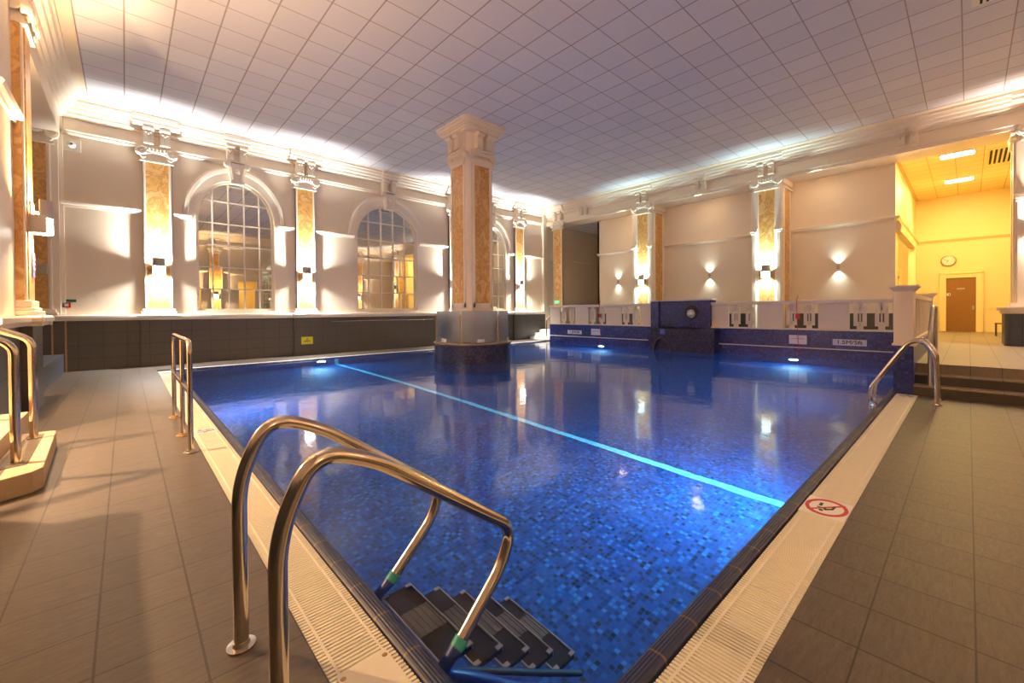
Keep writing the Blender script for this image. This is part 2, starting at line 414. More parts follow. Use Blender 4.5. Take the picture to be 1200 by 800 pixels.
def window(idx, yface, sgn, w, cols=5, rows=6):
    cx, a, b, zs = w; yb = yface - sgn * .12; fr = .05
    m = MB(); P = arch_pts(cx, a, b, zs); Q = arch_pts(cx, a - .07, b - .07, zs)
    P = [(cx - a, SILL)] + P + [(cx + a, SILL)]; Q = [(cx - a + .07, SILL + .07)] + Q + [(cx + a - .07, SILL + .07)]
    ya, yc = sorted((yb, yb + sgn * .06))
    for i in range(len(P)):
        j = (i + 1) % len(P)
        m.add([(P[i][0], ya, P[i][1]), (P[j][0], ya, P[j][1]), (Q[j][0], ya, Q[j][1]), (Q[i][0], ya, Q[i][1]),
               (P[i][0], yc, P[i][1]), (P[j][0], yc, P[j][1]), (Q[j][0], yc, Q[j][1]), (Q[i][0], yc, Q[i][1])],
              [(0, 1, 2, 3), (4, 5, 6, 7), (0, 1, 5, 4), (2, 3, 7, 6), (1, 2, 6, 5), (0, 3, 7, 4)])
    win = struct(m.build('window_%d' % idx, M['mould']))
    g = MB(); pw = (2 * a) / cols; zt = zs + b; ph = (zt - SILL) / rows; ys, ye = sorted((yb - sgn * .005, yb + sgn * .035))
    for i in range(1, cols):
        x = cx - a + pw * i; zz = zs + b * math.sqrt(max(0, 1 - ((x - cx) / a) ** 2)); g.box(x - .018, x + .018, ys, ye, SILL, zz - .02)
    for j in range(1, rows):
        z = SILL + ph * j; hw = a if z < zs else a * math.sqrt(max(0, 1 - ((z - zs) / b) ** 2)); g.box(cx - hw + .02, cx + hw - .02, ys, ye, z - .018, z + .018)
    g.build('glazing_bars', M['mould'], win)
    q = MB()
    for i in range(cols):
        for j in range(rows):
            x0, x1, z0, z1 = cx - a + pw * i, cx - a + pw * (i + 1), SILL + ph * j, SILL + ph * (j + 1)
            tx, tz = random.uniform(-.0018, .0018), random.uniform(-.0012, .0012)
            ym = yb - sgn * .008
            c = [(x0, z0), (x1, z0), (x1, z1), (x0, z1)]
            q.add([(x, ym + tx * (x - x0 - pw / 2) / pw + tz * (z - z0 - ph / 2) / ph, z) for x, z in c] , [(0, 1, 2, 3)])
            q.add([(x, ym - sgn * .012, z) for x, z in c], [(0, 1, 2, 3)])
    q.build('mirror_panes', M['mirror'], win)
    # archivolt
    A = MB(); ao, bo = a + .33, b + .44; n = 28
    prof = [(0.0, 0.0), (.0, .05), (.55, .06), (.62, .09), (.86, .10), (1.0, .04), (1.0, 0)]
    rings = []
    for i in range(n + 1):
        th = PI * i / n; ring = []
        for (f, d) in prof:
            aa, bb = a + (ao - a) * f, b + (bo - b) * f
            ring.append((cx - aa * math.cos(th), yface + sgn * d, zs + bb * math.sin(th)))
        rings += ring
    k = len(prof)
    A.add(rings, [(i * k + j, i * k + j + 1, (i + 1) * k + j + 1, (i + 1) * k + j) for i in range(n) for j in range(k - 1)])
    A.build('window_arch_moulding', M['mould'], win, smooth=True)
    return win
arched_wall(Y1, -1, WIN, X0 - 4, 24, 'wall_far')
for i, w in enumerate(WIN): window(i + 1, Y1, -1, w)
# wall behind the camera, with mirror windows and two openings to a lit vestibule
WINB = [(9.1, 1.31, 1.30, 4.48), (13.25, 1.07, 1.26, 4.48)]
arched_wall(YB, 1, WINB, X0, X1 + 9, 'wall_near', holes=((3.1, 3.85, 3.9), (6.05, 7.25, 3.9)))
for i, w in enumerate(WINB): window(i + 4, YB, 1, w)
m = MB(); m.box(2.4, 7.8, YB - 2.6, YB - 2.5, -.1, 4.2); m.box(2.3, 2.4, YB - 2.6, YB - .3, -.1, 4.2); m.box(7.8, 7.9, YB - 2.6, YB - .3, -.1, 4.2)
m.box(2.3, 7.9, YB - 2.6, YB - .3, 4.2, 4.3); m.box(2.3, 7.9, YB - 2.6, YB - .3, -.2, -.1)
struct(m.build('wall_vestibule', M['lobby']))
area('vestibule_light', (5.1, YB - 1.4, 4.15), (0, 0, -1), 3, .6, VESTIBULE_W, (1, .62, .22))

# left wall: solid to Y=9.9, opening from 10.9 to 15.9 under a beam, steps opening 4.9 to 7.4
m = MB()
m.box(X0 - .4, X0, YB, 2.6, 1.3, 6.17); m.box(X0 - .4, X0, YB, 5.32, -.1, 1.34); m.box(X0 - .4, X0, 8.2, 9.62, -.1, 6.17); m.box(X0 - .4, X0, 7.4, 8.2, -.1, 1.34)
m.box(-2.4, -2.2, 1.0, 9.62, .4, 6.3); m.box(-2.45, X0 - .4, 9.5, 9.62, .4, 6.3); m.box(-2.45, X0 - .4, 1.0, 1.1, .4, 6.3)
m.box(X0 - .5, X0, YB, Y1, 6.17, ZC + .3)
struct(m.build('wall_left', M['cream']))
m = MB(); m.box(X0 - 4.1, X0 - 4, YB, Y1, -.1, 7.4); m.box(X0 - 4.0, X0 - .4, YB, YB + .1, -.1, 7.4)
struct(m.build('wall_left_recess', M['cream']))
m = MB(); m.box(X0 - 4, X0 - .5, YB, Y1, 6.3, 6.4); struct(m.build('ceiling_left_recess', M['cream']))
# dado tiles on the left wall and far wall
m = MB(); m.box(X0 - .4, 17.2, Y1 - .03, Y1 + .05, 0, 1.34)
for px_ in (.72, 4.72, 11.12, 15.2): m.box(px_ - .42, px_ + .42, Y1 - .12, Y1, 0, 1.34)
m.box(X0 - 4, X0 - .4, Y1 - .03, Y1 + .05, 0, 1.34)
struct(m.build('baseboard_far', M['dadox']))
m = MB(); m.box(X0 - .02, X0 + .03, YB, 5.32, 0, 1.34); m.box(X0 - .02, X0 + .03, 7.4, 9.6, 0, 1.34); m.box(X0 - .42, X0 + .16, 9.6, 10.6, 0, 1.34)
struct(m.build('baseboard_left', M['dadoy']))
m = MB(); m.box(X0, X1, YB - .02, YB + .03, 0, 1.34)
m2 = MB()
for a, b in ((X0, 3.1), (3.85, 6.05), (7.25, 18.3)): m2.box(a, b, YB - .02, YB + .03, 0, 1.34)
struct(m2.build('baseboard_near', M['dadox']))
# dado caps
capP = [(0, 1.33), (.10, 1.33), (.12, 1.37), (.17, 1.40), (.17, 1.46), (.14, 1.49), (0, 1.49)]
def run(name, prof, segs, mat, trim=True):
    """segs: ('x', yface, sgn, x0, x1) or ('y', xface, sgn, y0, y1); prof = (out, z)"""
    m = MB()
    for k, f, s_, a, b in segs:
        P = [(f + s_ * o, z) for o, z in prof]
        m.prism(P, 0 if k == 'x' else 1, a, b)
    return struct(m.build(name, mat))
pil_far = (.72, 4.72, 11.12, 15.2)
segs = [('x', Y1, -1, X0 - 4, 17.2), ('x', YB, 1, X0, 3.1), ('x', YB, 1, 3.85, 6.05), ('x', YB, 1, 7.25, 18.3), ('y', X0, 1, YB, 5.32), ('y', X0, 1, 7.4, 9.7), ('y', X0 - .4, -1, YB, 5.32)]
for q in pil_far: segs.append(('x', Y1 - .11, -1, q - .46, q + .46))
segs.append(('y', X0 + .12, 1, 9.5, 10.7)); segs.append(('x', 9.62, -1, X0 - .1, X0 + .27)); segs.append(('x', 10.55, 1, X0 - .4, X0 + .27))
run('trim_6', capP, segs, M['mould'])
midP = [(0, 4.34), (.04, 4.34), (.05, 4.38), (.10, 4.40), (.12, 4.45), (.10, 4.48), (0, 4.48)]
def gaps(a, b, holes):
    out = []; x = a
    for l, rr in sorted(holes): out.append((x, l)); x = rr
    out.append((x, b)); return [q for q in out if q[1] - q[0] > .05]
hol = [(c - a - .10, c + a + .10) for c, a, b, z in WIN] + [(q - .36, q + .36) for q in pil_far]
segs = [('x', Y1, -1, a, b) for a, b in gaps(X0, 17.15, hol)]
holb = [(c - a - .10, c + a + .10) for c, a, b, z in WINB] + [(q - .36, q + .36) for q in (.72, 4.72, 11.12, 15.2)]
segs += [('x', YB, 1, a, b) for a, b in gaps(X0, 18.2, holb)]
segs += [('y', X0, 1, YB, 2.6), ('y', X0, 1, 8.2, 9.62), ('y', -2.2, 1, 1.1, 9.5)]
run('trim_7', midP, segs, M['mould'])
railP = [(0, 6.22), (.03, 6.22), (.05, 6.26), (.05, 6.30), (.07, 6.33), (0, 6.34)]
run('trim_8', railP, [('x', Y1, -1, X0, 17.2), ('x', YB, 1, X0, 18.2), ('y', X0, 1, YB, 2.6), ('y', X0, 1, 8.2, 9.62)], M['mould'])
corP = [(0, 6.66), (.05, 6.66), (.06, 6.71), (.12, 6.73), (.13, 6.80), (.20, 6.83), (.22, 6.90), (.27, 6.92), (.30, 7.0), (.33, 7.02), (.34, ZC), (0, ZC)]
run('trim_9', corP, [('x', Y1, -1, X0, 17.2), ('x', YB, 1, X0, 17.0), ('y', X0, 1, YB, Y1), ('y', X1, -1, YB, Y1)], M['mould'])
# corner strips at the left end of the far wall, and where the far wall meets the colonnade
m = MB(); m.box(X0 - .25, X0 - .03, Y1 - .12, Y1, 1.49, 6.9); m.box(X0 - .03, X0 + .05, Y1 - .05, Y1, 1.49, 6.66)
m.box(16.98, 17.25, Y1 - .16, Y1, 1.49, 6.95)
struct(m.build('trim_10', M['mould'], bevel=.01))

# ceiling: tiled field, cream border
m = MB(); m.box(-.66, 16.75, YB + .6, 15.6, ZC, ZC + .2); struct(m.build('ceiling', M['ceil']))
m = MB()
for a in ((X0 - .5, -.66, YB - .3, Y1 + .3), (16.75, X1 + 1, YB - .3, Y1 + .3), (-.66, 16.75, YB - .3, YB + .6), (-.66, 16.75, 15.6, Y1 + .3)): m.box(*a, ZC - .012, ZC + .2)
struct(m.build('ceiling_border', M['cream']))

# colonnade beam on the right, recess wall behind it
m = MB(); m.box(X1, X1 + .95, YB - .3, Y1, 6.30, ZC + .2); m.box(X1 - .06, X1 + 1.0, YB, Y1, 6.17, 6.32)
m.box(X1 - .10, X1 + .1, YB, Y1, 6.28, 6.36)
struct(m.build('wall_right_beam', M['cream']))
XR = 18.3
m = MB(); m.box(XR, XR + .12, 1.6, 13.2, TZ, 6.3); m.box(XR, XR + .12, YB, -1.15, TZ, 6.3)
m.box(XR, 24, 13.1, 13.2, TZ, 6.3)
struct(m.build('wall_right', M['cream']))
m = MB(); m.box(XR - .04, XR + .1, 1.62, 13.18, TZ, 1.34); m.box(XR - .04, XR + .1, YB, -1.15, TZ, 1.34)
struct(m.build('baseboard_right', M['dadoy']))
run('trim_11', midP, [('y', XR, -1, 1.62, 13.2), ('x', Y1, -1, XR - .7, 24), ('y', XR, -1, YB, -1.15)], M['cream'])
m = MB(); m.box(X1 + .5, 24, 1.6, Y1, 6.3, 6.45); m.box(X1 - .1, 24, YB, -1.15, 6.3, 6.45)
struct(m.build('ceiling_recess', M['ceil']))
m = MB(); m.box(24, 24.1, 13.1, Y1 + .3, -.1, 6.5); struct(m.build('wall_recess_end', M['cream']))

# terrace slab, steps, pier walls in blue mosaic
m = MB(); m.box(10.6, 26.2, YB, .9, .3, TZ); m.box(15.6, 26.2, .9, 13.75, .3, TZ); m.box(18.1, 26.2, 13.75, Y1 + .2, .3, TZ)
struct(m.build('floor_terrace', M['terrace']))
st = MB(); st.box(10.0, 10.6, YB, .64, 0, .167); st.box(10.3, 10.6, YB, .64, .167, .333); st.box(10.61, 26, YB, .64, 0, .31)
s1 = struct(st.build('trim_12', M['riser']))
m = MB()
for i in range(3):
    x, z = 10.0 + .3 * i, .167 * (i + 1); m.box(x - .012, x + (.30 if i < 2 else .05), YB, .64, z - .018, z + .004)
struct(m.build('trim_13', M['terrace']))
m = MB(); m.box(15.4, 15.62, .9, 14.0, -.1, .85); m.box(10.02, 16.3, .64, .90, -.1, .85)
m.box(10.02, 15.4, .9, .97, -.1, 0)
struct(m.build('wall_terrace_front', M['mosaicwall']))
# stairs at the far end of the terrace
m = MB()
for i in range(3): m.box(16.0 + .35 * i, 18.2, 14.3, Y1, .167 * i, .167 * (i + 1))
st2 = struct(m.build('trim_14', M['white']))

# lobby beyond the colonnade
LY0, LY1, LX = -1.15, 1.6, 26.0
m = MB(); m.box(LX, LX + .1, LY0 - .1, 5, TZ, 6.3); m.box(XR, LX, LY0 - .1, LY0, TZ, 6.3)
m.box(XR + .12, 19.0, LY1, LY1 + .1, TZ, 6.3); m.box(19.0, 24.0, LY1, LY1 + .1, 4.0, 6.3); m.box(24.0, LX, LY1, LY1 + .1, TZ, 6.3)
m.box(XR + .12, LX, 4.6, 4.7, TZ, 6.3)
struct(m.build('wall_lobby', M['lobby']))
m = MB(); m.box(XR - .02, LX, LY0 - .1, 4.7, 6.28, 6.44); struct(m.build('ceiling_lobby', M['ceil2']))
m = MB(); P = [(LX - o, z) for o, z in midP]; m.prism(P, 1, LY0, LY1); P = [(LY1 - o, z) for o, z in midP]; m.prism(P, 0, XR - .06, LX)
P = [(LY1 - o * 1.2, z - .42) for o, z in [(0, 4.4), (.1, 4.4), (.12, 4.6), (.06, 4.75), (0, 4.75)]]; m.prism(P, 0, XR + .05, 24.3)
m.box(23.9, 24.2, LY1 - .12, LY1 + .1, TZ, 4.1)
m.box(LX - .03, LX, LY0, .75 - 1.1, 1.45, 1.5)
struct(m.build('trim_15', M['lobby']))
m = MB(); m.box(LX - .03, LX, .92, LY1, TZ, 1.55); struct(m.build('baseboard_lobby', M['riser']))

# ---------------------------------------------------------------- doors
def door():
    m = MB(); m.box(LX - .05, LX - .01, -.21, .65, TZ + .01, 2.77); d = struct(m.build('door_1', M['wood'], bevel=.004))
    f = MB(); f.box(LX - .09, LX, .65, .84, TZ, 2.96); f.box(LX - .09, LX, -.40, -.21, TZ, 2.96); f.box(LX - .09, LX, -.21, .65, 2.77, 2.96)
    f.box(LX - .12, LX, .80, .86, TZ, 3.0); f.box(LX - .12, LX, -.42, -.36, TZ, 3.0); f.box(LX - .12, LX, -.42, .86, 2.94, 3.0)
    f.build('door_frame', M['lobby'], d, bevel=.008)
    box(LX - .06, LX - .05, .10, .34, 2.28, 2.34).build('name_plate', M['grey'], d)
    s = box(LX - .06, LX - .05, .52, .63, 2.02, 2.13).build('door_sign', M['white'], d); 
    box(LX - .064, LX - .06, .54, .58, 2.04, 2.11).build('door_sign_mark', M['green'], d)
    box(LX - .07, LX - .05, -.17, -.10, 1.42, 1.58).build('push_plate', M['steel_dull'], d)
door()

# ---------------------------------------------------------------- pilasters, capitals, brackets
def spiral(cx, cz, R_, y, dirn=1, turns=2.2, start=PI / 2):
    pts = []; n = 30
    for i in range(n + 1):
        s = i / n; a = start + dirn * s * turns * 2 * PI; rr = R_ * (1 - .85 * s); pts.append((cx + rr * math.cos(a), y, cz + rr * math.sin(a)))
    return pts
def volute(m, cx, cz, R_, y, dirn):
    P = spiral(cx, cz, R_ * .86, y - .05, dirn); m.tube(P, [.024 * (1 - .6 * i / len(P)) for i in range(len(P))], 6)
    m.lathe([(0, -.05), (R_ * .9, -.05), (R_ * .98, -.03), (R_ * .98, .05)], cx, y, 14, axis=1, cz=cz)
    m.lathe([(0, -.075), (.018, -.07), (.026, -.05)], cx, y, 8, axis=1, cz=cz)
def capital_parts(root, hw=.30, z=5.85, dep=.16):
    """ionic cap with garland, then two fluted consoles and the cornice break, on a face y=0 looking along -y"""
    a = MB(); a.box(-hw - .04, hw + .04, -dep - .05, 0, z, z + .05); a.box(-hw - .01, hw + .01, -dep - .02, 0, z + .05, z + .20)
    for i in range(15):
        x = -hw + .03 + i * (2 * hw - .06) / 14; a.tube([(x, -dep - .02, z + .06), (x, -dep - .02, z + .19)], .012, 6)
    a.build('necking', M['mould'], root)
    v = MB()
    for s_ in (-1, 1): volute(v, s_ * (hw + .01), z + .27, .135, -dep - .04, s_)
    n = 13
    for i in range(n):
        x = -hw + .10 + i * (2 * hw - .2) / (n - 1); dz = -.05 * (1 - ((i - 6) / 6.) ** 2) * -1
        v.lathe([(0, .03), (.022, .02), (.028, 0), (.022, -.02), (0, -.03)], x, -dep - .05, 6, cz=z + .22 + dz)
    v.tube([(-hw + .05, -dep - .04, z + .34), (-hw * .5, -dep - .06, z + .295), (0, -dep - .06, z + .28), (hw * .5, -dep - .06, z + .295), (hw - .05, -dep - .04, z + .34)], .03, 6)
    v.lathe([(0, -.05), (.045, -.04), (.06, 0)], 0, -dep - .03, 10, axis=1, cz=z + .32)
    v.box(-hw, hw, -dep, 0, z + .18, z + .40)
    for i in range(7):      # hanging leaves under the abacus
        x = -hw * .72 + i * hw * 1.44 / 6
        v.tube([(x, -dep - .03, z + .40), (x, -dep - .085, z + .36), (x, -dep - .075, z + .31), (x, -dep - .05, z + .29)], [.018, .03, .026, .008], 6)
    for s_ in (-1, 1): v.tube([(s_ * (hw + .02), -dep - .04, z + .14), (s_ * (hw - .02), -dep - .06, z + .08), (s_ * (hw - .10), -dep - .05, z + .12)], [.03, .022, .01], 6)
    v.build('volutes', M['mould'], root, smooth=True)
    b = MB(); b.box(-hw - .08, hw + .08, -dep - .08, 0, z + .39, z + .43); b.box(-hw - .04, hw + .04, -dep - .05, 0, z + .43, z + .47)
    b.build('abacus', M['mould'], root, bevel=.006)
def consoles(root, z0, z1, off=.17, w=.19, dep=.20):
    for s_ in (-1, 1):
        c = MB(); x = s_ * off; c.box(x - w / 2, x + w / 2, -dep, 0, z0, z1)
        for i in range(4):
            xx = x - w / 2 + .03 + i * (w - .06) / 3; c.tube([(xx, -dep - .003, z0 + .04), (xx, -dep - .003, z1 - .16)], .014, 6)
        c.lathe([(0, -w / 2 - .012), (.062, -w / 2 - .012), (.062, w / 2 + .012), (0, w / 2 + .012)], x, -dep - .03, 12, axis=0, cz=z1 - .07)
        c.lathe([(0, -w / 2), (.03, -w / 2), (.03, w / 2), (0, w / 2)], x, -dep - .01, 8, axis=0, cz=z0 + .03)
        for q_, zz in ((-.05, z1 - .20), (0, z1 - .24), (.05, z1 - .20)): c.tube([(x + q_, -dep - .01, zz + .05), (x + q_, -dep - .035, zz), (x + q_ * .6, -dep - .01, zz - .05)], [.02, .026, .006], 6)
        c.build('console', M['mould'], root, smooth=True)
def cornice_break(root, hw, dep, z=6.80):
    m = MB(); P = [(-dep - .04, z), (-dep - .06, z + .05), (-dep - .12, z + .07), (-dep - .13, z + .14), (-dep - .18, z + .17), (-dep - .20, z + .28), (0, z + .28), (0, z)]
    m.prism(P, 0, -hw, hw); m.build('cornice_break', M['mould'], root)
def make_pilaster():
    root = thing('pilaster', '', 'pilaster')
    f = MB()
    for s_ in (-1, 1): f.box(*sorted((s_ * .258, s_ * .31)), -.135, 0, 1.49, 5.85)
    f.box(-.31, .31, -.09, 0, 1.49, 5.85)
    f.build('shaft', M['mould'], root, bevel=.008)
    box(-.255, .255, -.115, -.088, 1.66, 5.85).build('marble_panel', M['marble'], root)
    b = MB(); b.box(-.40, .40, -.19, 0, 1.49, 1.56); b.box(-.37, .37, -.16, 0, 1.56, 1.64); b.build('plinth', M['mould'], root, bevel=.01)
    capital_parts(root, .335, 5.85, .13); consoles(root, 6.32, 6.84, .18, .22, .22); cornice_break(root, .52, .24)
    return root
pil = make_pilaster()
pil.location = (.72, Y1, 0); pil['label'] = 'orange marble wall pilaster left of the leftmost arched window'; pil['group'] = 'marble pilasters on the arched window wall'
dup(pil, (4.72, Y1, 0), 0, 'orange marble wall pilaster between the leftmost and middle arched windows')
dup(pil, (11.12, Y1, 0), 0, 'orange marble wall pilaster hidden behind the free-standing pool column')
dup(pil, (15.2, Y1, 0), 0, 'narrow-looking orange marble pilaster on the far wall just right of the pool column')
for x, l in ((.72, 'first'), (4.72, 'second'), (11.12, 'third'), (15.2, 'fourth')):
    dup(pil, (x, YB, 0), PI, 'orange marble pilaster behind the camera, seen in the mirror windows, %s from the left wall' % l, 'marble pilasters on the wall behind the camera')
lp = thing('pilaster', 'marble-sided pilaster at the far left edge carrying a blue notice', 'pilaster', (X0, 9.94, 0), PI / 2)
m = MB(); m.box(-.33, .33, -.11, .38, 1.49, 6.17); m.build('shaft', M['mould'], lp, bevel=.006)
m = MB(); m.box(-.36, -.33, -.085, .3, 1.7, 5.85); m.build('marble_panel', M['marble'], lp)
m = MB(); m.box(-.24, .24, -.125, -.11, 1.7, 5.85); m.build('marble_panel', M['marble'], lp)
m = MB(); m.box(-.44, .42, -.22, .3, 1.49, 1.56); m.box(-.41, .39, -.19, .3, 1.56, 1.61); m.box(-.38, .37, -.16, .3, 1.61, 1.72); m.build('plinth', M['mould'], lp, bevel=.012)
capital_parts(lp, .33, 5.85, .12)
m = MB()
for q in (-.0, .24):
    m.lathe([(0, -.0), (.11, -.0), (.11, -.08), (.05, -.10), (0, -.10)], -.34, q, 14, axis=0, cz=6.12)
m.build('side_volutes', M['mould'], lp, smooth=True)
rp = dup(pil, (-1.68, Y1, 0), 0, 'short orange marble pilaster in the recess at the left corner')
del rp['group']
for c in list(rp.children):
    if c.name.split('.')[0] in ('console', 'cornice_break', 'abacus'): bpy.data.objects.remove(c)
dup(pil, (X1, 15.0, 0), -PI / 2, 'slim orange marble pilaster with green exit lamp, at the corner right of the far wall', 'marble piers of the right colonnade')
# bracket keystones over the arches
def make_keystone():
    root = thing('keystone_bracket', '', 'keystone')
    k = MB(); k.frustum((-.16, .16, -.22, 0), (-.27, .27, -.26, 0), 5.66, 6.24)
    for s_ in (-1, 1):
        k.tube([(s_ * .12, -.23, 5.74), (s_ * .19, -.27, 6.12)], .03, 6)
    k.lathe([(0, -.05), (.07, -.03), (.10, .02)], 0, -.24, 10, axis=1, cz=6.0); k.box(-.19, .19, -.24, 0, 5.62, 5.68)
    for s_ in (-1, 1): volute(k, s_ * .27, 6.20, .10, -.20, s_)
    k.build('keystone', M['mould'], root, smooth=True)
    box(-.30, .30, -.26, 0, 6.28, 6.33).build('abacus', M['mould'], root)
    consoles(root, 6.33, 6.84, .18, .20); cornice_break(root, .36, .22)
    return root
key = make_keystone(); names = ['leftmost', 'middle', 'rightmost']
key.location = (WIN[0][0], Y1, 0); key['label'] = 'cream scrolled keystone bracket above the leftmost arched window'; key['group'] = 'keystones over the arched windows'
for i in (1, 2): dup(key, (WIN[i][0], Y1, 0), 0, 'cream scrolled keystone bracket above the %s arched window' % names[i])
for i, w in enumerate(WINB): dup(key, (w[0], YB, 0), PI, 'cream keystone bracket behind the camera above the %s mirror arch' % ['wider', 'narrower'][i], 'keystones behind the camera')
# small bracket pairs on the beam
bk = thing('beam_bracket', 'cream fluted bracket pair on the beam left of the first colonnade pier', 'bracket', (X1, 13.3, 0), -PI / 2, 'bracket pairs on the colonnade beam')
consoles(bk, 6.36, 6.84, .14, .17, .12); box(-.26, .26, -.12, 0, 6.33, 6.37).build('base_strip', M['mould'], bk); cornice_break(bk, .30, .14)
dup(bk, (X1, 7.4, 0), -PI / 2, 'cream fluted bracket pair on the beam between the two colonnade piers')
dup(bk, (X1, 1.25, 0), -PI / 2, 'cream fluted bracket pair on the beam above the lobby opening')

# free-standing square piers of the colonnade
def make_pier():
    root = thing('colonnade_pier', '', 'pier')        # faces -y and, to its own left, +x
    h = .48
    c = MB(); c.box(-h, h, 0, .95, TZ, 6.2); c.build('core', M['cream'], root)
    f = MB()
    for x0, x1 in ((-h - .01, -.26), (.26, h + .01)): f.box(x0, x1, -.05, 0, TZ, 5.85)
    f.box(h, h + .05, 0, .16, TZ, 5.85); f.box(h, h + .05, .80, .96, TZ, 5.85); f.box(-h - .05, -h, 0, .16, TZ, 5.85); f.box(-h - .05, -h, .80, .96, TZ, 5.85)
    f.build('frame_strips', M['mould'], root, bevel=.008)
    p = MB(); p.box(-.26, .26, -.03, 0, TZ + .2, 5.85); p.build('marble_panel', M['marble'], root)
    p = MB(); p.box(h, h + .03, .16, .80, TZ + .2, 5.85); p.build('marble_panel', M['marble'], root)
    p = MB(); p.box(-h - .03, -h, .16, .80, TZ + .2, 5.85); p.build('marble_panel', M['marble'], root)
    capital_parts(root, .36, 5.85, .05); consoles(root, 6.36, 6.84, .17, .19, .14); cornice_break(root, .56, .16)
    for s_ in (1, -1):      # side cap seen on the -Y and +Y faces
        sub = MB()
        for q in (.05, .90):
            T = [(s_ * (h + .05), q + .10 * math.cos(a), 6.10 + .10 * math.sin(a)) for a in [i * PI / 6 for i in range(12)]]
            sub.lathe([(0, 0), (.11, 0), (.11, .07), (.05, .09), (0, .09)] if s_ > 0 else [(0, 0), (.11, 0), (.11, -.07), (.05, -.09), (0, -.09)], s_ * (h + .02), q, 14, axis=0, cz=6.10)
        a, b = sorted((s_ * h, s_ * (h + .10))); sub.box(a, b, .0, .95, 5.98, 6.17); sub.box(a, b, -.02, .97, 5.85, 5.90)
        sub.build('side_capital', M['mould'], root, smooth=True)
    for s_ in (-1, 1):      # slender colonnettes beside the marble
        l = MB(); x = s_ * .40
        l.box(x - .06, x + .06, -.10, 0, TZ, 4.30); l.box(x - .10, x + .10, -.15, 0, 4.28, 4.34); l.box(x - .13, x + .13, -.18, 0, 4.34, 4.46)
        l.build('colonnette', M['mould'], root, bevel=.008)
    return root
pier = make_pier(); pier.location = (X1, 10.0, 0); pier.rotation_euler = (0, 0, -PI / 2)
pier['label'] = 'square marble-panelled pier behind the balustrade, just left of the mosaic fountain'; pier['group'] = 'marble piers of the right colonnade'
dup(pier, (X1, 5.0, 0), -PI / 2, 'square marble-panelled pier between the fountain and the orange-lit wall bay')
dup(pier, (X1, -1.32, 0), -PI / 2, 'square marble pier at the right edge, right of the yellow lobby')
pd = thing('pier_pedestal', 'slate-tiled rounded pedestal with cream cap under the rightmost pier', 'pedestal', (X1, -1.32, TZ), -PI / 2)
def rrect(x0, x1, y0, y1, r_, n=6):
    P = []
    for cx, cy_, a in ((x1 - r_, y1 - r_, 0), (x0 + r_, y1 - r_, PI / 2), (x0 + r_, y0 + r_, PI), (x1 - r_, y0 + r_, 1.5 * PI)): P += arc(cx, cy_, r_, a, a + PI / 2, n)
    return P
MB().prism(rrect(-.68, .68, -.42, 1.1, .14), 2, 0, .84).build('tiled_body', M['dadoslate'], pd, smooth=True)
m = MB(); m.prism(rrect(-.72, .72, -.46, 1.12, .14), 2, .84, .92); m.prism(rrect(-.78, .78, -.52, 1.14, .16), 2, .92, 1.0); m.prism(rrect(-.6, .6, -.2, 1.1, .1), 2, 1.0, 1.12)
m.build('cap', M['mould'], pd, smooth=True)

# ---------------------------------------------------------------- the big column in the pool
CX, CY = 7.92, 10.42
col = thing('pool_column', 'tall square cream column with orange marble panels, standing in the pool', 'column', (CX, CY, 0))
h = .50; ch = .10
oct_ = lambda h, c: [(h, h - c), (h - c, h), (-h + c, h), (-h, h - c), (-h, -h + c), (-h + c, -h), (h - c, -h), (h, -h + c)]
MB().prism(oct_(h, ch), 2, .5, 6.9).build('shaft', M['mould'], col)
for k in range(4):
    rm = Matrix.Rotation(k * PI / 2, 4, 'Z')
    box(-.28, .28, -h - .015, -h + .01, 1.75, 5.85).build('marble_panel', M['marble'], col, xf=rm)
    f = MB()
    f.box(-.34, -.28, -h - .03, -h, 1.62, 5.86); f.box(.28, .34, -h - .03, -h, 1.62, 5.86); f.box(-.34, .34, -h - .03, -h, 1.62, 1.75); f.box(-.34, .34, -h - .05, -h, 5.84, 5.90)
    f.build('panel_frame', M['mould'], col, xf=rm)
    # capital on this face
    c = MB(); c.box(-.38, .38, -h - .06, -h, 5.90, 6.04)
    for i in range(13):
        x = -.33 + i * .055; c.tube([(x, -h - .06, 5.91), (x, -h - .06, 6.03)], .013, 6)
    for s_ in (-1, 1): volute(c, s_ * .36, 6.14, .12, -h - .05, s_)
    for i in range(9): c.lathe([(0, .03), (.024, .02), (.03, 0), (.024, -.02), (0, -.03)], -.24 + i * .06, -h - .10, 6, cz=6.12)
    c.tube([(-.3, -h - .09, 6.22), (-.1, -h - .13, 6.15), (.1, -h - .13, 6.15), (.3, -h - .09, 6.22)], .045, 6)
    c.box(-.40, .40, -h - .10, -h, 6.24, 6.29)
    c.build('capital', M['mould'], col, smooth=True, xf=rm)
    for s_ in (-1, 1):
        q = MB(); x = s_ * .17; w_ = .2; q.box(x - w_ / 2, x + w_ / 2, -h - .17, -h, 6.33, 6.80); q.box(x - w_ / 2 - .01, x + w_ / 2 + .01, -h - .19, -h, 6.29, 6.34)
        for i in range(4): q.tube([(x - .07 + i * .047, -h - .175, 6.37), (x - .07 + i * .047, -h - .175, 6.60)], .018, 6)
        q.lathe([(0, -w_ / 2 - .012), (.065, -w_ / 2 - .012), (.065, w_ / 2 + .012), (0, w_ / 2 + .012)], x, -h - .20, 12, axis=0, cz=6.71)
        q.build('console', M['mould'], col, smooth=True, xf=rm)
a = MB()
for hh, z0, z1 in ((.62, 6.78, 6.84), (.66, 6.84, 6.90), (.72, 6.90, 6.95), (.76, 6.95, 7.03), (.80, 7.03, ZC)): a.prism(oct_(hh, .08), 2, z0, z1)
a.build('abacus', M['mould'], col)
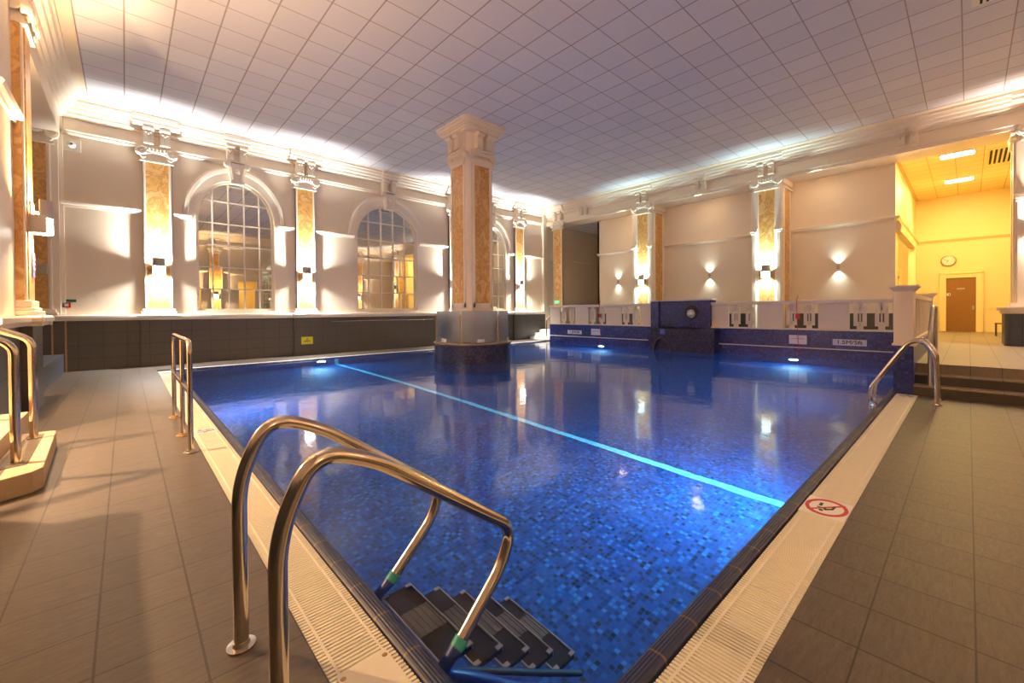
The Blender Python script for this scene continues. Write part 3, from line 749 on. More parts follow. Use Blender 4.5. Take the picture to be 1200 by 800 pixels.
dr = MB(); dr.lathe([(0, -1.48), (1.17, -1.48), (1.17, .50), (1.19, .52), (1.19, .56), (1.17, .57), (0, .57)], 0, 0, 72)
dr.build('mosaic_drum', M['mosaicdark'], col, smooth=True)
MB().lathe([(1.17, .545), (1.205, .545), (1.205, .58), (1.0, .58), (1.0, .545)], 0, 0, 72).build('drum_rim', M['brownframe'], col, smooth=True)
# frosted screen: six curved sheets between bronze posts
vc = math.atan2(-CY, -CX)     # direction towards the camera
scr = thing('acrylic_screen', 'frosted curved acrylic screen around the foot of the pool column', 'screen', (CX, CY, .58))
R_ = 1.10
for k in range(6):
    a0 = vc + math.radians(-18 + 60 * k + 2); a1 = a0 + math.radians(56)
    s = MB(); n = 10; vs = []
    for i in range(n + 1):
        a = a0 + (a1 - a0) * i / n
        for rr in (R_, R_ - .012):
            for z in (.03, .94): vs.append((rr * math.cos(a), rr * math.sin(a), z))
    fs = []
    for i in range(n):
        b = i * 4; fs += [(b, b + 1, b + 5, b + 4), (b + 2, b + 3, b + 7, b + 6), (b + 1, b + 3, b + 7, b + 5), (b, b + 2, b + 6, b + 4)]
    fs += [(0, 1, 3, 2), (n * 4, n * 4 + 1, n * 4 + 3, n * 4 + 2)]
    s.add(vs, fs); s.build('frosted_sheet', M['frost'], scr, smooth=True)
    am = (a0 + a1) / 2
    l = MB(); l.box(-.10, .10, -.012, .012, .03, .13)
    l.build('white_label', M['paper'], scr, xf=Matrix.Translation((1.115 * math.cos(am), 1.115 * math.sin(am), 0)) @ Matrix.Rotation(am + PI / 2, 4, 'Z'))
    ap = a0 - math.radians(2)
    p = MB(); p.tube([(1.115 * math.cos(ap), 1.115 * math.sin(ap), 0), (1.115 * math.cos(ap), 1.115 * math.sin(ap), .82)], .022, 10); p.build('post', M['brownframe'], scr, smooth=True)

# ---------------------------------------------------------------- wall sconces
def make_sconce():
    root = thing('wall_sconce', '', 'wall lamp')
    b = MB(); b.box(-.12, .12, -.03, 0, -.20, .20); b.box(-.05, .05, -.08, -.03, -.05, .09); b.build('backplate', M['grey'], root, bevel=.006)
    s = MB(); n = 12; vs = []; hw = .145
    for i in range(n + 1):
        q = -1 + 2 * i / n; x = hw * q; y = -.11 - .11 * (1 - q * q) ** .6
        for z in (.0, .24): vs += [(x, y, z), (x * .93, y + .014, z)]
    fs = []
    for i in range(n):
        k = i * 4; fs += [(k, k + 2, k + 6, k + 4), (k + 1, k + 3, k + 7, k + 5), (k + 2, k + 3, k + 7, k + 6), (k, k + 1, k + 5, k + 4)]
    fs += [(0, 1, 3, 2), (n * 4, n * 4 + 1, n * 4 + 3, n * 4 + 2)]
    s.add(vs, fs)
    for s_ in (-1, 1): s.box(*sorted((s_ * .142, s_ * .15)), -.165, 0, -.21, .03)
    s.build('shade', M['grey'], root, smooth=True)
    g = MB(); vs = []
    for i in range(n + 1):
        q = -1 + 2 * i / n; x = hw * .97 * q; y = -.11 - .105 * (1 - q * q) ** .6
        for z in (-.21, .0): vs += [(x, y, z), (x * .93, y + .014, z)]
    g.add(vs, fs[:]); g.build('glass_diffuser', M['bulb'], root, smooth=True)
    return root
sconce0 = make_sconce(); ns = [0]; shadeless = {}
for tn in ('cool', 'pink'):
    mm = emit('sconce_glass_' + tn, TONE[tn], 6.0); shadeless[tn] = mm
def place_sconce(loc, rotz, tone, label, group, up=1.0, dn=1.0, sc=1.0, free=False):
    if ns[0] == 0: s = sconce0; s.location = loc; s.rotation_euler = (0, 0, rotz); s['label'] = label; s['group'] = group
    else:
        s = copy_tree(sconce0)
        for c in list(s.children):
            if c.type == 'LIGHT': bpy.data.objects.remove(c)
        s.location = loc; s.rotation_euler = (0, 0, rotz); s['label'] = label; s['group'] = group
    ns[0] += 1; s.scale = (sc,) * 3
    if tone in shadeless:
        for c in s.children:
            if c.name.startswith('glass_diffuser'): c.data = c.data.copy(); c.data.materials[0] = shadeless[tone]
    area('lamp_up', (0, -.13 if not free else -.11, .0 if not free else .25), (0, 0, 1), .16, .07, SC_UP * up, TONE[tone], s, math.radians(150))
    area('lamp_down', (0, -.11, -.22), (0, 0, -1), .2 if not free else .10, .12 if not free else .06, SC_DN * dn, TONE[tone], s, math.radians(140 if not free else 180))
    return s
ZL = 2.87; yf = Y1 - .116; g1 = 'sconces on the marble pilasters of the window wall'
place_sconce((.72, yf, ZL), 0, 'white', 'grey sconce glowing white on the pilaster left of the leftmost arched window', g1, 1.0, 1.0)
place_sconce((4.72, yf, ZL), 0, 'white', 'grey sconce glowing white on the pilaster right of the leftmost arched window', g1, 1.0, 1.0)
place_sconce((11.12, yf, ZL), 0, 'white', 'wall sconce hidden behind the free-standing pool column', g1, 1.0, 1.0)
place_sconce((15.2, yf, ZL), 0, 'white', 'grey sconce on the slim far pilaster just right of the pool column', g1, 1.0, 1.0)
g2 = 'sconces on the right colonnade piers'
place_sconce((X1 - .03, 10.0, ZL), -PI / 2, 'cool', 'bluish white sconce on the marble pier left of the fountain', g2, .34, .2)
place_sconce((X1 - .03, 5.0, ZL), -PI / 2, 'cool', 'bluish white sconce on the marble pier right of the fountain', g2, .36, .22)
place_sconce((X1 - .03, -1.25, 3.7), -PI / 2, 'pink', 'grey sconce cut by the right picture edge on the rightmost pier', g2, .5, .3, 1.25)
g3 = 'sconces on the wall behind the camera, seen in the mirrors'
for x, l in ((.72, 'first'), (4.72, 'second'), (11.12, 'third'), (15.2, 'fourth')):
    place_sconce((x, YB + .116, ZL), PI, 'warm' if x < 8 else 'pink', 'glowing sconce behind the camera on the pilaster %s from the left wall' % l, g3, .6, .6)
g4 = 'sconces on the left wall'
place_sconce((X0 + .115, 9.94, 3.02), PI / 2, 'warm', 'large grey sconce jutting from the leftmost pilaster above the blue notice', g4, .7, .7, 1.15)
place_sconce((-2.2, 6.36, 3.1), PI / 2, 'warm', 'warm sconce above the left steps, outside the picture at left', g4, 1.1, 3.0, 1.0, True)
for y0 in (4.0, 8.0, 11.5):
    area('recess_fill', (X1 + .62, y0 - .5, 6.28), (.15, 0, -1), .3, 2.2, 55, (1, .70, .42))  # added warm fill to brighten the recess wall, no fixture here
# small cylinder up and down lights in the recess
def make_small():
    root = thing('cylinder_wall_light', '', 'wall lamp')
    m = MB(); m.lathe([(0, -.07), (.045, -.07), (.045, .07), (0, .07)], 0, -.08, 16); m.build('barrel', M['steel_dull'], root, smooth=True)
    box(-.03, .03, -.04, 0, -.03, .03).build('bracket', M['steel_dull'], root)
    return root
sm = make_small(); k = 0
for y, tone, l in ((11.94, 'cool', 'small steel up-and-down light on the recess wall left of the first pier'),
                   (7.44, 'cool', 'small steel up-and-down light on the recess wall between the two piers'),
                   (3.06, 'cool', 'small steel up-and-down light on the orange wall left of the lobby')):
    s = sm if k == 0 else copy_tree(sm); k += 1
    s.location = (XR, y, 2.95); s.rotation_euler = (0, 0, -PI / 2); s['label'] = l; s['group'] = 'small wall lights in the recess'
for s in [o for o in list(COL.objects) if o.name.startswith('cylinder_wall_light')]:
    for d in (1, -1):
        area('lamp', (0, -.08, d * .075), (0, 0, d), .05, .05, SMALL_W, (.85, 1, .95), s, math.radians(100))

# ---------------------------------------------------------------- pool: water, lamps, lane line
m = MB(); m.add([(PX0 - .02, PY0 - .02, ZW), (PX1 + .05, PY0 - .02, ZW), (PX1 + .05, PY1 + .05, ZW), (PX0 - .02, PY1 + .05, ZW)], [(0, 1, 2, 3)])
wt = m.build('pool_water', M['water']); wt['kind'] = 'stuff'; wt['label'] = 'still deep blue water filling the tiled indoor pool'; wt['category'] = 'water'
m = MB(); m.box(5.10, 5.22, PY0, PY1, DEPTH, DEPTH + .006); m.box(5.10, 5.22, PY1 - .006, PY1, DEPTH, -.1)
struct(m.build('trim_16', M['cyan']))
def pool_lamp(loc, d, label, w=1.0):
    ang = math.atan2(d[1], d[0]) + PI / 2    # local -y looks along d
    root = thing('underwater_light', label, 'pool light', loc, ang, 'round underwater lights in the pool walls')
    MB().lathe([(.16, 0), (.17, -.03), (.13, -.045), (.12, -.03)], 0, 0, 20, axis=1).build('bezel', M['steel'], root, smooth=True)
    MB().lathe([(0, -.035), (.125, -.03)], 0, 0, 20, axis=1).build('lens', M['poolamp'], root)
    l = bpy.data.lights.new('lamp', 'AREA'); l.shape = 'DISK'; l.size = .22; l.energy = POOL_W * w; l.color = (.22, .62, 1.0)
    o = bpy.data.objects.new('lamp', l); COL.objects.link(o); o.parent = root; o.location = (0, -.06, 0); o.rotation_euler = (PI / 2 + .12, 0, PI)
    o.rotation_euler = Vector((0, -1, -.12)).to_track_quat('-Z', 'Y').to_euler()
ZP = -.50
pool_lamp((4.66, PY1, ZP), (0, -1), 'glowing underwater light below the window wall beside the lane line', .8)
pool_lamp((11.5, PY1, ZP), (0, -1), 'underwater light below the window wall hidden behind the column', .6)
pool_lamp((PX1, 10.93, ZP), (-1, 0), 'glowing underwater light left of the fountain under the pull cord', .8)
pool_lamp((PX1, 3.7, ZP), (-1, 0), 'glowing underwater light right of the fountain under the pull cord', .8)
pool_lamp((PX0, 9.2, ZP), (1, 0), 'underwater light in the left pool wall beyond the barrier rail', 1.0)
pool_lamp((4.9, PY0, ZP), (0, 1), 'underwater light in the near pool wall at the lane line end', 1.4)
pool_lamp((9.6, PY0, ZP), (0, 1), 'underwater light in the near pool wall beside the right ladder', 1.0)

# ---------------------------------------------------------------- balustrade on the terrace front
bal = thing('balustrade', 'long ivory balustrade with pierced fret panels above the blue mosaic wall', 'balustrade', (15.5, 8, .85))
def bx(x0, x1, y0, y1, z0, z1): return MB().box(x0 - 15.5, x1 - 15.5, y0 - 8, y1 - 8, z0 - .85, z1 - .85)
for a, b in ((.9, 6.24), (8.52, 14.0)):
    bx(15.38, 15.62, a, b, 1.66, 1.77).build('top_rail', M['ivory'], bal, bevel=.012)
    bx(15.38, 15.62, a, b, .85, .90).build('base_rail', M['ivory'], bal, bevel=.008)
for a, b in ((5.66, 6.24), (4.01, 4.75), (2.34, 3.09), (.9, 1.40), (8.52, 9.09), (9.97, 10.74), (11.71, 12.45), (13.39, 14.0)):
    bx(15.47, 15.53, a, b, .9, 1.66).build('solid_panel', M['ivory'], bal, bevel=.006)
for a, b in ((4.75, 5.66), (3.09, 4.01), (1.40, 2.34), (9.09, 9.97), (10.74, 11.71), (12.45, 13.39)):
    p = MB(); w = (b - a) / 2
    for i in (0, 1):
        c = a + w * (i + .5); hw = w * .5 * .62; z0, z1 = 1.0, 1.56
        X_ = (-.015, .015)
        def q(y0, y1, z0, z1): p.box(X_[0], X_[1], y0 - 8, y1 - 8, z0 - .85, z1 - .85)
        q(c - hw, c - hw * .38, z0, z1); q(c + hw * .38, c + hw, z0, z1); q(c - hw * .38, c - 0 * hw + hw * .38, z0, z0 + .12); q(c - hw * .38, c + hw * .38, z1 - .12, z1)
        q(c - hw * .12, c + hw * .12, z0, z1)
        q(c - hw * .5, c + hw * .5, .90, z0); q(c - hw * .5, c + hw * .5, z1, 1.66)
    p.build('fret_panel', M['ivory'], bal)
# return balustrade up the steps side, with two capped posts
ret = thing('balustrade', 'short ivory balustrade beside the terrace steps between two capped posts', 'balustrade', (13, .77, .85))
def bq(x0, x1, y0, y1, z0, z1): return MB().box(x0 - 13, x1 - 13, y0 - .77, y1 - .77, z0 - .85, z1 - .85)
bq(10.42, 15.9, .66, .88, 1.68, 1.77).build('top_rail', M['ivory'], ret, bevel=.01)
bq(10.42, 15.9, .67, .87, .85, .92).build('base_rail', M['ivory'], ret, bevel=.01)
for i in range(9):
    x = 10.42 + 5.48 * (i + .5) / 9
    p = MB(); p.box(x - .22 - 13, x - .10 - 13, -.06, .06, .07, .83); p.box(x + .10 - 13, x + .22 - 13, -.06, .06, .07, .83); p.box(x - .11 - 13, x + .11 - 13, -.05, .05, .07, .2); p.box(x - .11 - 13, x + .11 - 13, -.05, .05, .70, .83)
    p.build('fret_panel', M['ivory'], ret)
def post(x, label):
    t_ = thing('balustrade_post', label, 'post', (x, .77, .85), 0, 'capped balustrade posts')
    MB().box(-.20, .20, -.13, .13, .02, .95).build('shaft', M['ivory'], t_, bevel=.01)
    MB().box(-.24, .22, -.16, .15, -.005, .03).build('plinth', M['ivory'], t_, bevel=.004)
    c = MB(); c.frustum((-.20, .20, -.13, .13), (-.27, .25, -.19, .19), .95, 1.02); c.box(-.28, .26, -.20, .20, 1.02, 1.05); c.build('cap', M['ivory'], t_)
post(10.22, 'ivory square post with moulded cap on the mosaic pier by the steps')
post(16.1, 'ivory square post with moulded cap at the far end of the short balustrade')
# gold handrails on the mosaic wall
for a, b, l in ((8.65, 13.95, 'long gilt handrail on the blue mosaic wall left of the fountain'), (1.35, 6.2, 'long gilt handrail on the blue mosaic wall right of the fountain')):
    t_ = thing('pool_handrail', l, 'handrail', (15.4, (a + b) / 2, .31), 0, 'gilt handrails on the mosaic wall')
    MB().tube([(-.08, a - (a + b) / 2, 0), (-.08, b - (a + b) / 2, 0)], .018, 10).build('rail', M['ivory'], t_, smooth=True)
    for i in range(5):
        y = (a - b) / 2 + .1 + (b - a - .2) * i / 4; MB().tube([(0, y, -.02), (-.08, y, 0)], .01, 8).build('rail_bracket', M['brownframe'], t_)

# ---------------------------------------------------------------- fountain
ft = thing('mosaic_fountain', 'blue mosaic wall fountain with white lion head and basin in the balustrade', 'fountain', (15.4, 7.38, 0))
m = MB(); m.box(.0, .45, -1.14, 1.14, .0, 1.84); m.box(-.10, .2, .80, 1.14, .0, 1.84); m.box(-.10, .2, -1.14, -.80, .0, 1.84)
m.build('upright', M['mosaicwall'], ft)
m = MB(); m.box(-.13, .48, -1.18, 1.18, 1.84, 1.88); m.box(-.17, .2, -1.24, -.76, 1.84, 1.90); m.build('coping', M['paper'], ft, bevel=.006)
m = MB(); P = [(-1.56, .0), (-1.56, .80), (.85, .80), (.85, .0), (.62, .0)] + [(.62 - .02 * 0, .0)]
arcp = [(.46 + .34 * math.cos(a), .0 + .46 * math.sin(a)) for a in [PI * i / 12 for i in range(13)]]
P = [(-1.45, -.05), (-1.45, .80), (.95, .80), (.95, -.05), (.80, -.05)] + arcp + [(.12, -.05)]
P2 = [(-1.40, -.05), (-1.40, .79)]
m.prism(P, 0, -.50, -.42)
m.box(-.42, 0, -1.45, -1.37, -.05, .80); m.box(-.42, 0, .87, .95, -.05, .80); m.box(-.42, 0, -1.40, .9, -.05, .55)
m.build('basin', M['mosaicdark'], ft)
box(-.53, -.40, -1.47, .97, .79, .83).build('basin_rim', M['mosaicdark'], ft, bevel=.01)
box(-.52, -.40, .33, .53, .60, .81).build('spill_notch', M['bluesign'], ft)
ap = [(-.505, y, z) for y, z in arcp]
MB().tube([(-.505, .80, -.04)] + ap + [(-.505, .12, -.04)], .03, 6).build('arch_trim', M['riser'], ft)
# lion head
hd = MB(); hd.lathe([(0, -.17), (.06, -.16), (.10, -.12), (.13, -.06), (.15, 0)], 0, 0, 14, axis=0)
hd.lathe([(0, -.25), (.035, -.24), (.06, -.20), (.065, -.14)], 0, 0, 12, axis=0, cz=-.05)
for s_ in (-1, 1):
    hd.lathe([(0, -.15), (.03, -.14), (.035, -.11), (.02, -.08)], 0, s_ * .09, 8, axis=0, cz=.11)
    hd.lathe([(0, -.19), (.016, -.18), (.02, -.15)], 0, s_ * .045, 8, axis=0, cz=.03)
for i in range(14):
    a = 2 * PI * i / 14; hd.tube([(-.02, .12 * math.cos(a), .12 * math.sin(a)), (-.06, .15 * math.cos(a + .2), .16 * math.sin(a + .2)), (-.03, .175 * math.cos(a + .35), .19 * math.sin(a + .35))], [.035, .03, .008], 6)
hd.build('lion_head', M['white'], ft, smooth=True, xf=Matrix.Translation((-.03, -.45, 1.36)) @ Matrix.Scale(.86, 4))
MB().lathe([(0, -.03), (.25, -.03), (.25, 0)], 0, 0, 24, axis=0).build('head_hole_shade', M['dark'], ft, xf=Matrix.Translation((-.0, -.45, 1.41)))  # black disc, the shade of a hole behind the head put in as colour

# ---------------------------------------------------------------- signs on the mosaic wall
def wall_sign(name, y0, y1, z0, z1, label, txt=None, size=.2):
    yc, zc = (y0 + y1) / 2, (z0 + z1) / 2; t_ = thing(name, label, 'sign', (15.4, yc, zc))
    MB().box(-.012, 0, y0 - yc, y1 - yc, z0 - zc, z1 - zc).build('plate', M['paper'], t_)
    if txt: text(txt, size, Vector((-.014, 0, 0)), FACE_MX, M['ink'], t_, bold=.0035, xs=1.15)
    return t_
wall_sign('depth_sign', 1.94, 2.72, .43, .61, 'white depth plate reading 1.5M/5ft at the right end of the mosaic wall', '1.5M/5ft', .155)
wall_sign('depth_sign', 12.02, 12.85, .42, .59, 'white depth plate at the far left end of the mosaic wall', '1.5M/5ft', .155)
for y0, y1, l in ((11.0, 11.48, 'square white notice on the mosaic wall behind the left pull cord'), (3.36, 3.83, 'square white notice on the mosaic wall behind the right pull cord')):
    t_ = wall_sign('notice', y0, y1, .41, .69, l); t_['group'] = 'square notices on the mosaic wall'
    w = y1 - y0; lm = MB()
    for i, f in enumerate((.36,)): lm.box(-.015, -.012, -w * f, w * f, .01, .05)
    lm.build('faint_print', M['blueink'] if 0 else M['steel_dull'], t_)
def cord(y, label):
    t_ = thing('pull_cord', label, 'pull cord', (15.36, y, 1.78), 0, 'red emergency pull cords')
    MB().tube([(0, 0, .14), (-.03, .03, .0), (-.04, .02, -.5), (-.03, .0, -1.2), (-.05, -.04, -1.45), (-.04, .02, -1.62), (-.03, .0, -1.7)], .009, 6).build('cord', M['red'], t_, smooth=True)
    box(-.09, .0, -.05, .05, -.58, -.42).build('pull_box', M['red'], t_, bevel=.01)
cord(10.95, 'red emergency pull cord hanging over the balustrade left of the fountain')
cord(3.58, 'red emergency pull cord hanging over the balustrade right of the fountain')

# ---------------------------------------------------------------- pool ladders
def flange(m, x, y, z=0, r_=.058): m.lathe([(0, .03), (r_ * .55, .03), (r_ * .62, .012), (r_, .010), (r_, 0)], x, y, 22, cz=z)
lad = thing('pool_ladder', 'large steel ladder with curved grab rails in the left foreground', 'pool ladder', (.364, 1.89, 0))
for s_ in (.324, -.324):
    P = smooth_path([(0, s_, 0), (0, s_, .76), (.12, s_, 1.01), (.34, s_, .93), (1.06, s_, .41), (1.0, s_, .25), (.745, s_, .0)], [.26, .20, .14, .24, .12], 10)
    r_ = MB().tube(P, .030, 18).build('grab_rail', M['steel'], lad, smooth=True)
    q = MB(); flange(q, 0, s_); q.build('floor_flange', M['steel'], r_, smooth=True)
    d = P[-1] - P[-2]; d.normalize(); e = P[-1]
    MB().tube([e - d * .01, e + d * .035], .034, 18).build('teal_ring', M['teal'], r_, smooth=True)
    Q = smooth_path([e + d * .03, e + d * .17, (e.x + .02, s_ - .02, e.z - .26), (e.x + .30, s_ - .02, e.z - .62), (e.x + .62, s_ - .02, e.z - 1.0)], .10, 7)
    MB().tube(Q, .034, 16).build('blue_sleeve', M['blue'], r_, smooth=True)
for i in range(5):
    x = .66 + .19 * i; z = -.12 - .20 * i; y0, y1 = -.30, .30; dp = .165
    tr = MB().box(x, x + dp, y0, y1, z - .04, z).build('step', M['black'], lad, bevel=.006)
    g_ = MB(); g_.box(x + .006, x + dp - .006, y0 + .20, y1 - .20, z, z + .004)
    for j in range(5): g_.box(x + .014 + j * .032, x + .028 + j * .032, y0 + .20, y1 - .20, z + .004, z + .011)
    g_.build('grey_tread_strip', M['tread'], tr)
    e_ = MB(); e_.box(x + dp, x + dp + .008, y0, y1, z - .03, z + .010); e_.box(x - .008, x, y0, y1, z - .03, z + .010)
    for yy in (y0, y1 - .025): e_.box(x - .005, x + .03, yy, yy + .025, z, z + .012); e_.box(x + dp - .03, x + dp + .005, yy, yy + .025, z, z + .012)
    e_.build('steel_edge', M['steel_dull'], tr)
st_ = MB()
for s_ in (-.31, .31): st_.tube([(.62, s_, -.10), (1.62, s_, -1.12)], .02, 10)
st_.build('side_stringer', M['black'], lad, smooth=True)
# right ladder, seen against the pier
lad2 = thing('pool_ladder', 'smaller-looking steel ladder in front of the mosaic pier at the right corner', 'pool ladder', (9.45, .32, 0))
for s_ in (-.285, .285):
    P = smooth_path([(s_, 0, 0), (s_, .03, .78), (s_, .16, .99), (s_, .33, .96), (s_, .78, .20), (s_, .80, .04), (s_, .72, -.30), (s_, .74, -1.1)], [.2, .14, .14, .08, .1, .1], 7)
    r_ = MB().tube(P, .028, 14).build('grab_rail', M['steel'], lad2, smooth=True)
    q = MB(); flange(q, s_, 0); q.build('floor_flange', M['steel'], r_, smooth=True)
for i in range(4): MB().box(-.27, .27, .68, .80, -.32 - .25 * i, -.28 - .25 * i).build('step', M['steel_dull'], lad2)

# barrier rail on the left gutter side: three posts, top and mid rail
br = thing('barrier_rail', 'upright steel barrier rail with three posts beside the left pool edge', 'barrier rail', (.5, 6.55, 0))
P = smooth_path([(0, 1.22, 0), (0, 1.22, 1.20), (0, -.85, 1.20), (0, -.85, 0)], .14, 8)
MB().tube(P, .026, 14).build('outer_frame', M['steel'], br, smooth=True)
MB().tube([(0, .0, 0), (0, .0, 1.20)], .024, 12).build('middle_post', M['steel'], br, smooth=True)
MB().tube([(0, -.85, .64), (0, 1.22, .64)], .022, 12).build('mid_rail', M['steel'], br, smooth=True)
for y in (1.22, 0, -.85):
    q = MB(); flange(q, 0, y, 0, .07); q.build('floor_flange', M['brownframe'] if y != -.85 else M['steel_dull'], br, smooth=True)

# ---------------------------------------------------------------- steps and handrails at the left
m = MB(); zt = .18
curve = [(-2.6, 5.05), (-1.2, 5.12), (-.80, 5.22), (-.60, 5.34), (-.545, 5.45), (-.60, 7.05), (-.64, 7.10), (-2.6, 7.10)]
m.prism(curve, 2, 0, zt)
s_ = struct(m.build('trim_17', M['curb'], bevel=.008))
m = MB(); m.box(-2.6, -.86, 5.35, 7.5, zt, .36); m.box(-2.6, -1.25, 5.35, 7.5, .36, .54)
struct(m.build('trim_18', M['curb'], bevel=.006))
m = MB(); m.prism([(-.87, 5.55), (-.66, 5.62), (-.68, 6.95), (-.80, 6.95)], 2, zt, zt + .004); struct(m.build('trim_19', M['deck']))
m = MB(); m.box(X0 - 4, X0 - .05, 7.1, Y1, 0, .47); m.box(X0 - .05, X0 - 0.0, 10.85, Y1 - .02, 0, .47); m.box(X0 - 4, -2.6, YB + .2, 7.1, 0, .54)
struct(m.build('floor_left_platform', M['dadoslate']))
def stair_rail(y, label, x0=-.735, r_=.033):
    P = smooth_path([(x0, y, zt), (x0, y, 1.24), (x0 - .55, y, 1.50), (x0 - .95, y, 1.72), (x0 - .95, y, .5)], [.10, .05, .1], 8)
    t_ = thing('stair_handrail', label, 'handrail', (x0, y, zt), 0, 'thick steel handrails on the left steps')
    MB().tube([(a[0] - x0, a[1] - y, a[2] - zt) for a in P], r_, 16).build('rail', M['steel'], t_, smooth=True)
    q = MB(); flange(q, 0, 0, 0, .05); q.build('floor_flange', M['steel'], t_, smooth=True)
stair_rail(5.72, 'nearer of the two thick steel handrails rising from the left step')
stair_rail(6.72, 'farther of the two thick steel handrails rising from the left step')
# glass upstand on the low recess wall
tag(box(X0 - .03, X0 + .01, 10.95, 11.05, .05, .45).build('glass_panel', M['glass']), 'small greenish glass edge beside the tiled pier at the left', 'glass panel')
m = MB()
for x, z0 in ((X0 - .22, .47), (X0 + .02, 0)): m.box(x, x + .035, Y1 - .06, Y1 - .02, z0, 1.34)
struct(m.build('trim_20', M['brownframe']))

# ---------------------------------------------------------------- handrail along the far dado
hr = thing('dado_handrail', 'thin steel handrail fixed along the dark tiles below the middle window', 'handrail', (7.75, Y1 - .03, 1.175))
MB().tube([(-2.19, -.09, 0), (2.19, -.09, 0)], .02, 10).build('rail', M['steel'], hr, smooth=True)
for i in range(5): MB().tube([(-2.1 + 1.05 * i, 0, -.03), (-2.1 + 1.05 * i, -.09, 0)], .01, 8).build('rail_bracket', M['steel_dull'], hr)
# stair rail in the far corner
fr_ = thing('corner_handrail', 'bent white-lit steel handrail on the small stairs in the far corner', 'handrail', (16.15, 14.9, 0))
P = smooth_path([(0, 0, .1), (0, 0, 1.02), (.35, 0, 1.30), (1.3, 0, 1.42), (1.3, 0, .45)], .12, 6)
MB().tube(P, .03, 10).build('rail', M['steel'], fr_, smooth=True)
# terrace handrail
th = thing('terrace_handrail', 'single steel handrail climbing the terrace steps beside the ivory post', 'handrail', (10.15, .44, .167))
P = smooth_path([(0, 0, 0), (0, 0, .98), (.75, 0, 1.36), (1.6, 0, 1.36), (1.6, 0, .335)], .10, 7)
MB().tube(P, .03, 12).build('rail', M['steel_dull'], th, smooth=True)

# ---------------------------------------------------------------- markers on the gutter
nd = thing('no_diving_marker', 'white floor marker with red ring and crossed diver on the right gutter', 'floor sign', (3.865, .72, 0))
box(-.18, .18, -.135, .14, -.01, .004).build('plate', M['white'], nd, bevel=.004)
def ring(r0, r1, z, n=40, sx=1.0, sy=1.0):
    m = MB(); vs = []
    for i in range(n):
        a = 2 * PI * i / n
        for rr in (r0, r1): vs += [(rr * sx * math.cos(a), rr * sy * math.sin(a), z), (rr * sx * math.cos(a), rr * sy * math.sin(a), z + .002)]
    fs = []
    for i in range(n):
        k, j = i * 4, ((i + 1) % n) * 4; fs += [(k + 1, k + 3, j + 3, j + 1), (k, k + 2, j + 2, j), (k, k + 1, j + 1, j), (k + 2, k + 3, j + 3, j + 2)]
    return m.add(vs, fs)
rg = ring(.105, .130, .004, 40, 1.25, 1.0); rg.build('red_ring', M['red'], nd)
MB().box(-.15, .15, -.008, .008, .004, .0062).build('red_bar', M['red'], nd, xf=Matrix.Rotation(math.radians(-38), 4, 'Z'))
mk = MB(); mk.box(.01, .07, .03, .05, .004, .006)
mk.prism([(-.06, .0), (-.045, .012), (.0, -.03), (-.012, -.045)], 2, .004, .0065); mk.prism([(-.012, -.045), (0, -.03), (.05, -.035), (.06, -.05)], 2, .004, .0065)
mk.lathe([(0, .007), (.014, .007), (.014, .004)], -.075, .02, 12)
mk.prism([(-.03, -.01), (-.02, .0), (-.02, .055), (-.032, .05)], 2, .004, .0065)
mk.build('diver_figure', M['ink'], nd)
def depth_tile(x, y, rot, label):
    t_ = thing('gutter_marker', label, 'floor sign', (x, y, 0), rot, 'printed depth tiles on the gutter')
    box(-.12, .12, -.14, .14, -.01, .004).build('plate', M['paper'], t_, bevel=.003)
    q = MB()
    for k in range(2):
        P = [(-.085 + .017 * i, .035 - .075 * k + .018 * math.sin(i * 1.5)) for i in range(11)]
        for i in range(10): q.prism([(P[i][0], P[i][1] - .012), (P[i + 1][0], P[i + 1][1] - .012), (P[i + 1][0], P[i + 1][1] + .012), (P[i][0], P[i][1] + .012)], 2, .004, .006)
    for a, b in ((-.05, .085), (.03, .09), (-.01, -.085)): q.box(a - .02, a + .02, b - .012, b + .012, .004, .006)
    q.build('printed_mark', M['blueink'], t_)
depth_tile(.735, 6.60, 0, 'white marker tile with dark print beside the near post of the barrier rail')
depth_tile(.735, 13.75, 0, 'white marker tile with dark print at the far end of the left gutter')
depth_tile(9.80, .715, PI / 2, 'white marker tile with dark print at the foot of the mosaic pier')
cp = thing('cover_plate', 'plain white screwed cover plate on the near left gutter', 'cover plate', (.735, 1.60, 0))
box(-.12, .10, -.15, .155, -.012, .003).build('plate', M['grate'], cp, bevel=.004)
for x in (-.10, .08): MB().lathe([(0, .006), (.010, .005), (.012, .003)], x, .125, 12).build('rusty_screw', M['brownframe'], cp)

# ---------------------------------------------------------------- small fittings
cv = thing('cctv_camera', 'square grey plate with white dome camera high in the left corner', 'camera', (-.99, Y1, 5.96))
box(-.17, .17, -.03, 0, -.17, .17).build('plate', M['grate'], cv, bevel=.01)
MB().lathe([(0, -.11), (.05, -.10), (.075, -.06), (.08, 0)], 0, -.03, 16, axis=1).build('dome', M['white'], cv, smooth=True)
MB().lathe([(0, -.03), (.022, -.02), (.025, 0)], 0, -.13, 12, axis=1).build('lens', M['ink'], cv)
tag(box(-1.17, -.96, Y1 - .02, Y1, 1.83, 1.90).build('fire_sign', M['green']), 'small green sign above the red call point at the left corner', 'sign')
fa = thing('fire_call_point', 'small red fire call point below the green sign at the left corner', 'call point', (-1.13, Y1, 1.75))
box(-.09, .07, -.05, 0, -.07, .07).build('housing', M['red'], fa, bevel=.008)
box(-.05, .03, -.056, -.05, -.035, .035).build('push_glass', M['paper'], fa)
ys = thing('warning_sign', 'yellow warning sign on the dark dado tiles below the second pilaster', 'sign', (4.72, Y1 - .12, .52))
box(-.19, .19, -.015, 0, -.13, .13).build('plate', M['yellow'], ys)
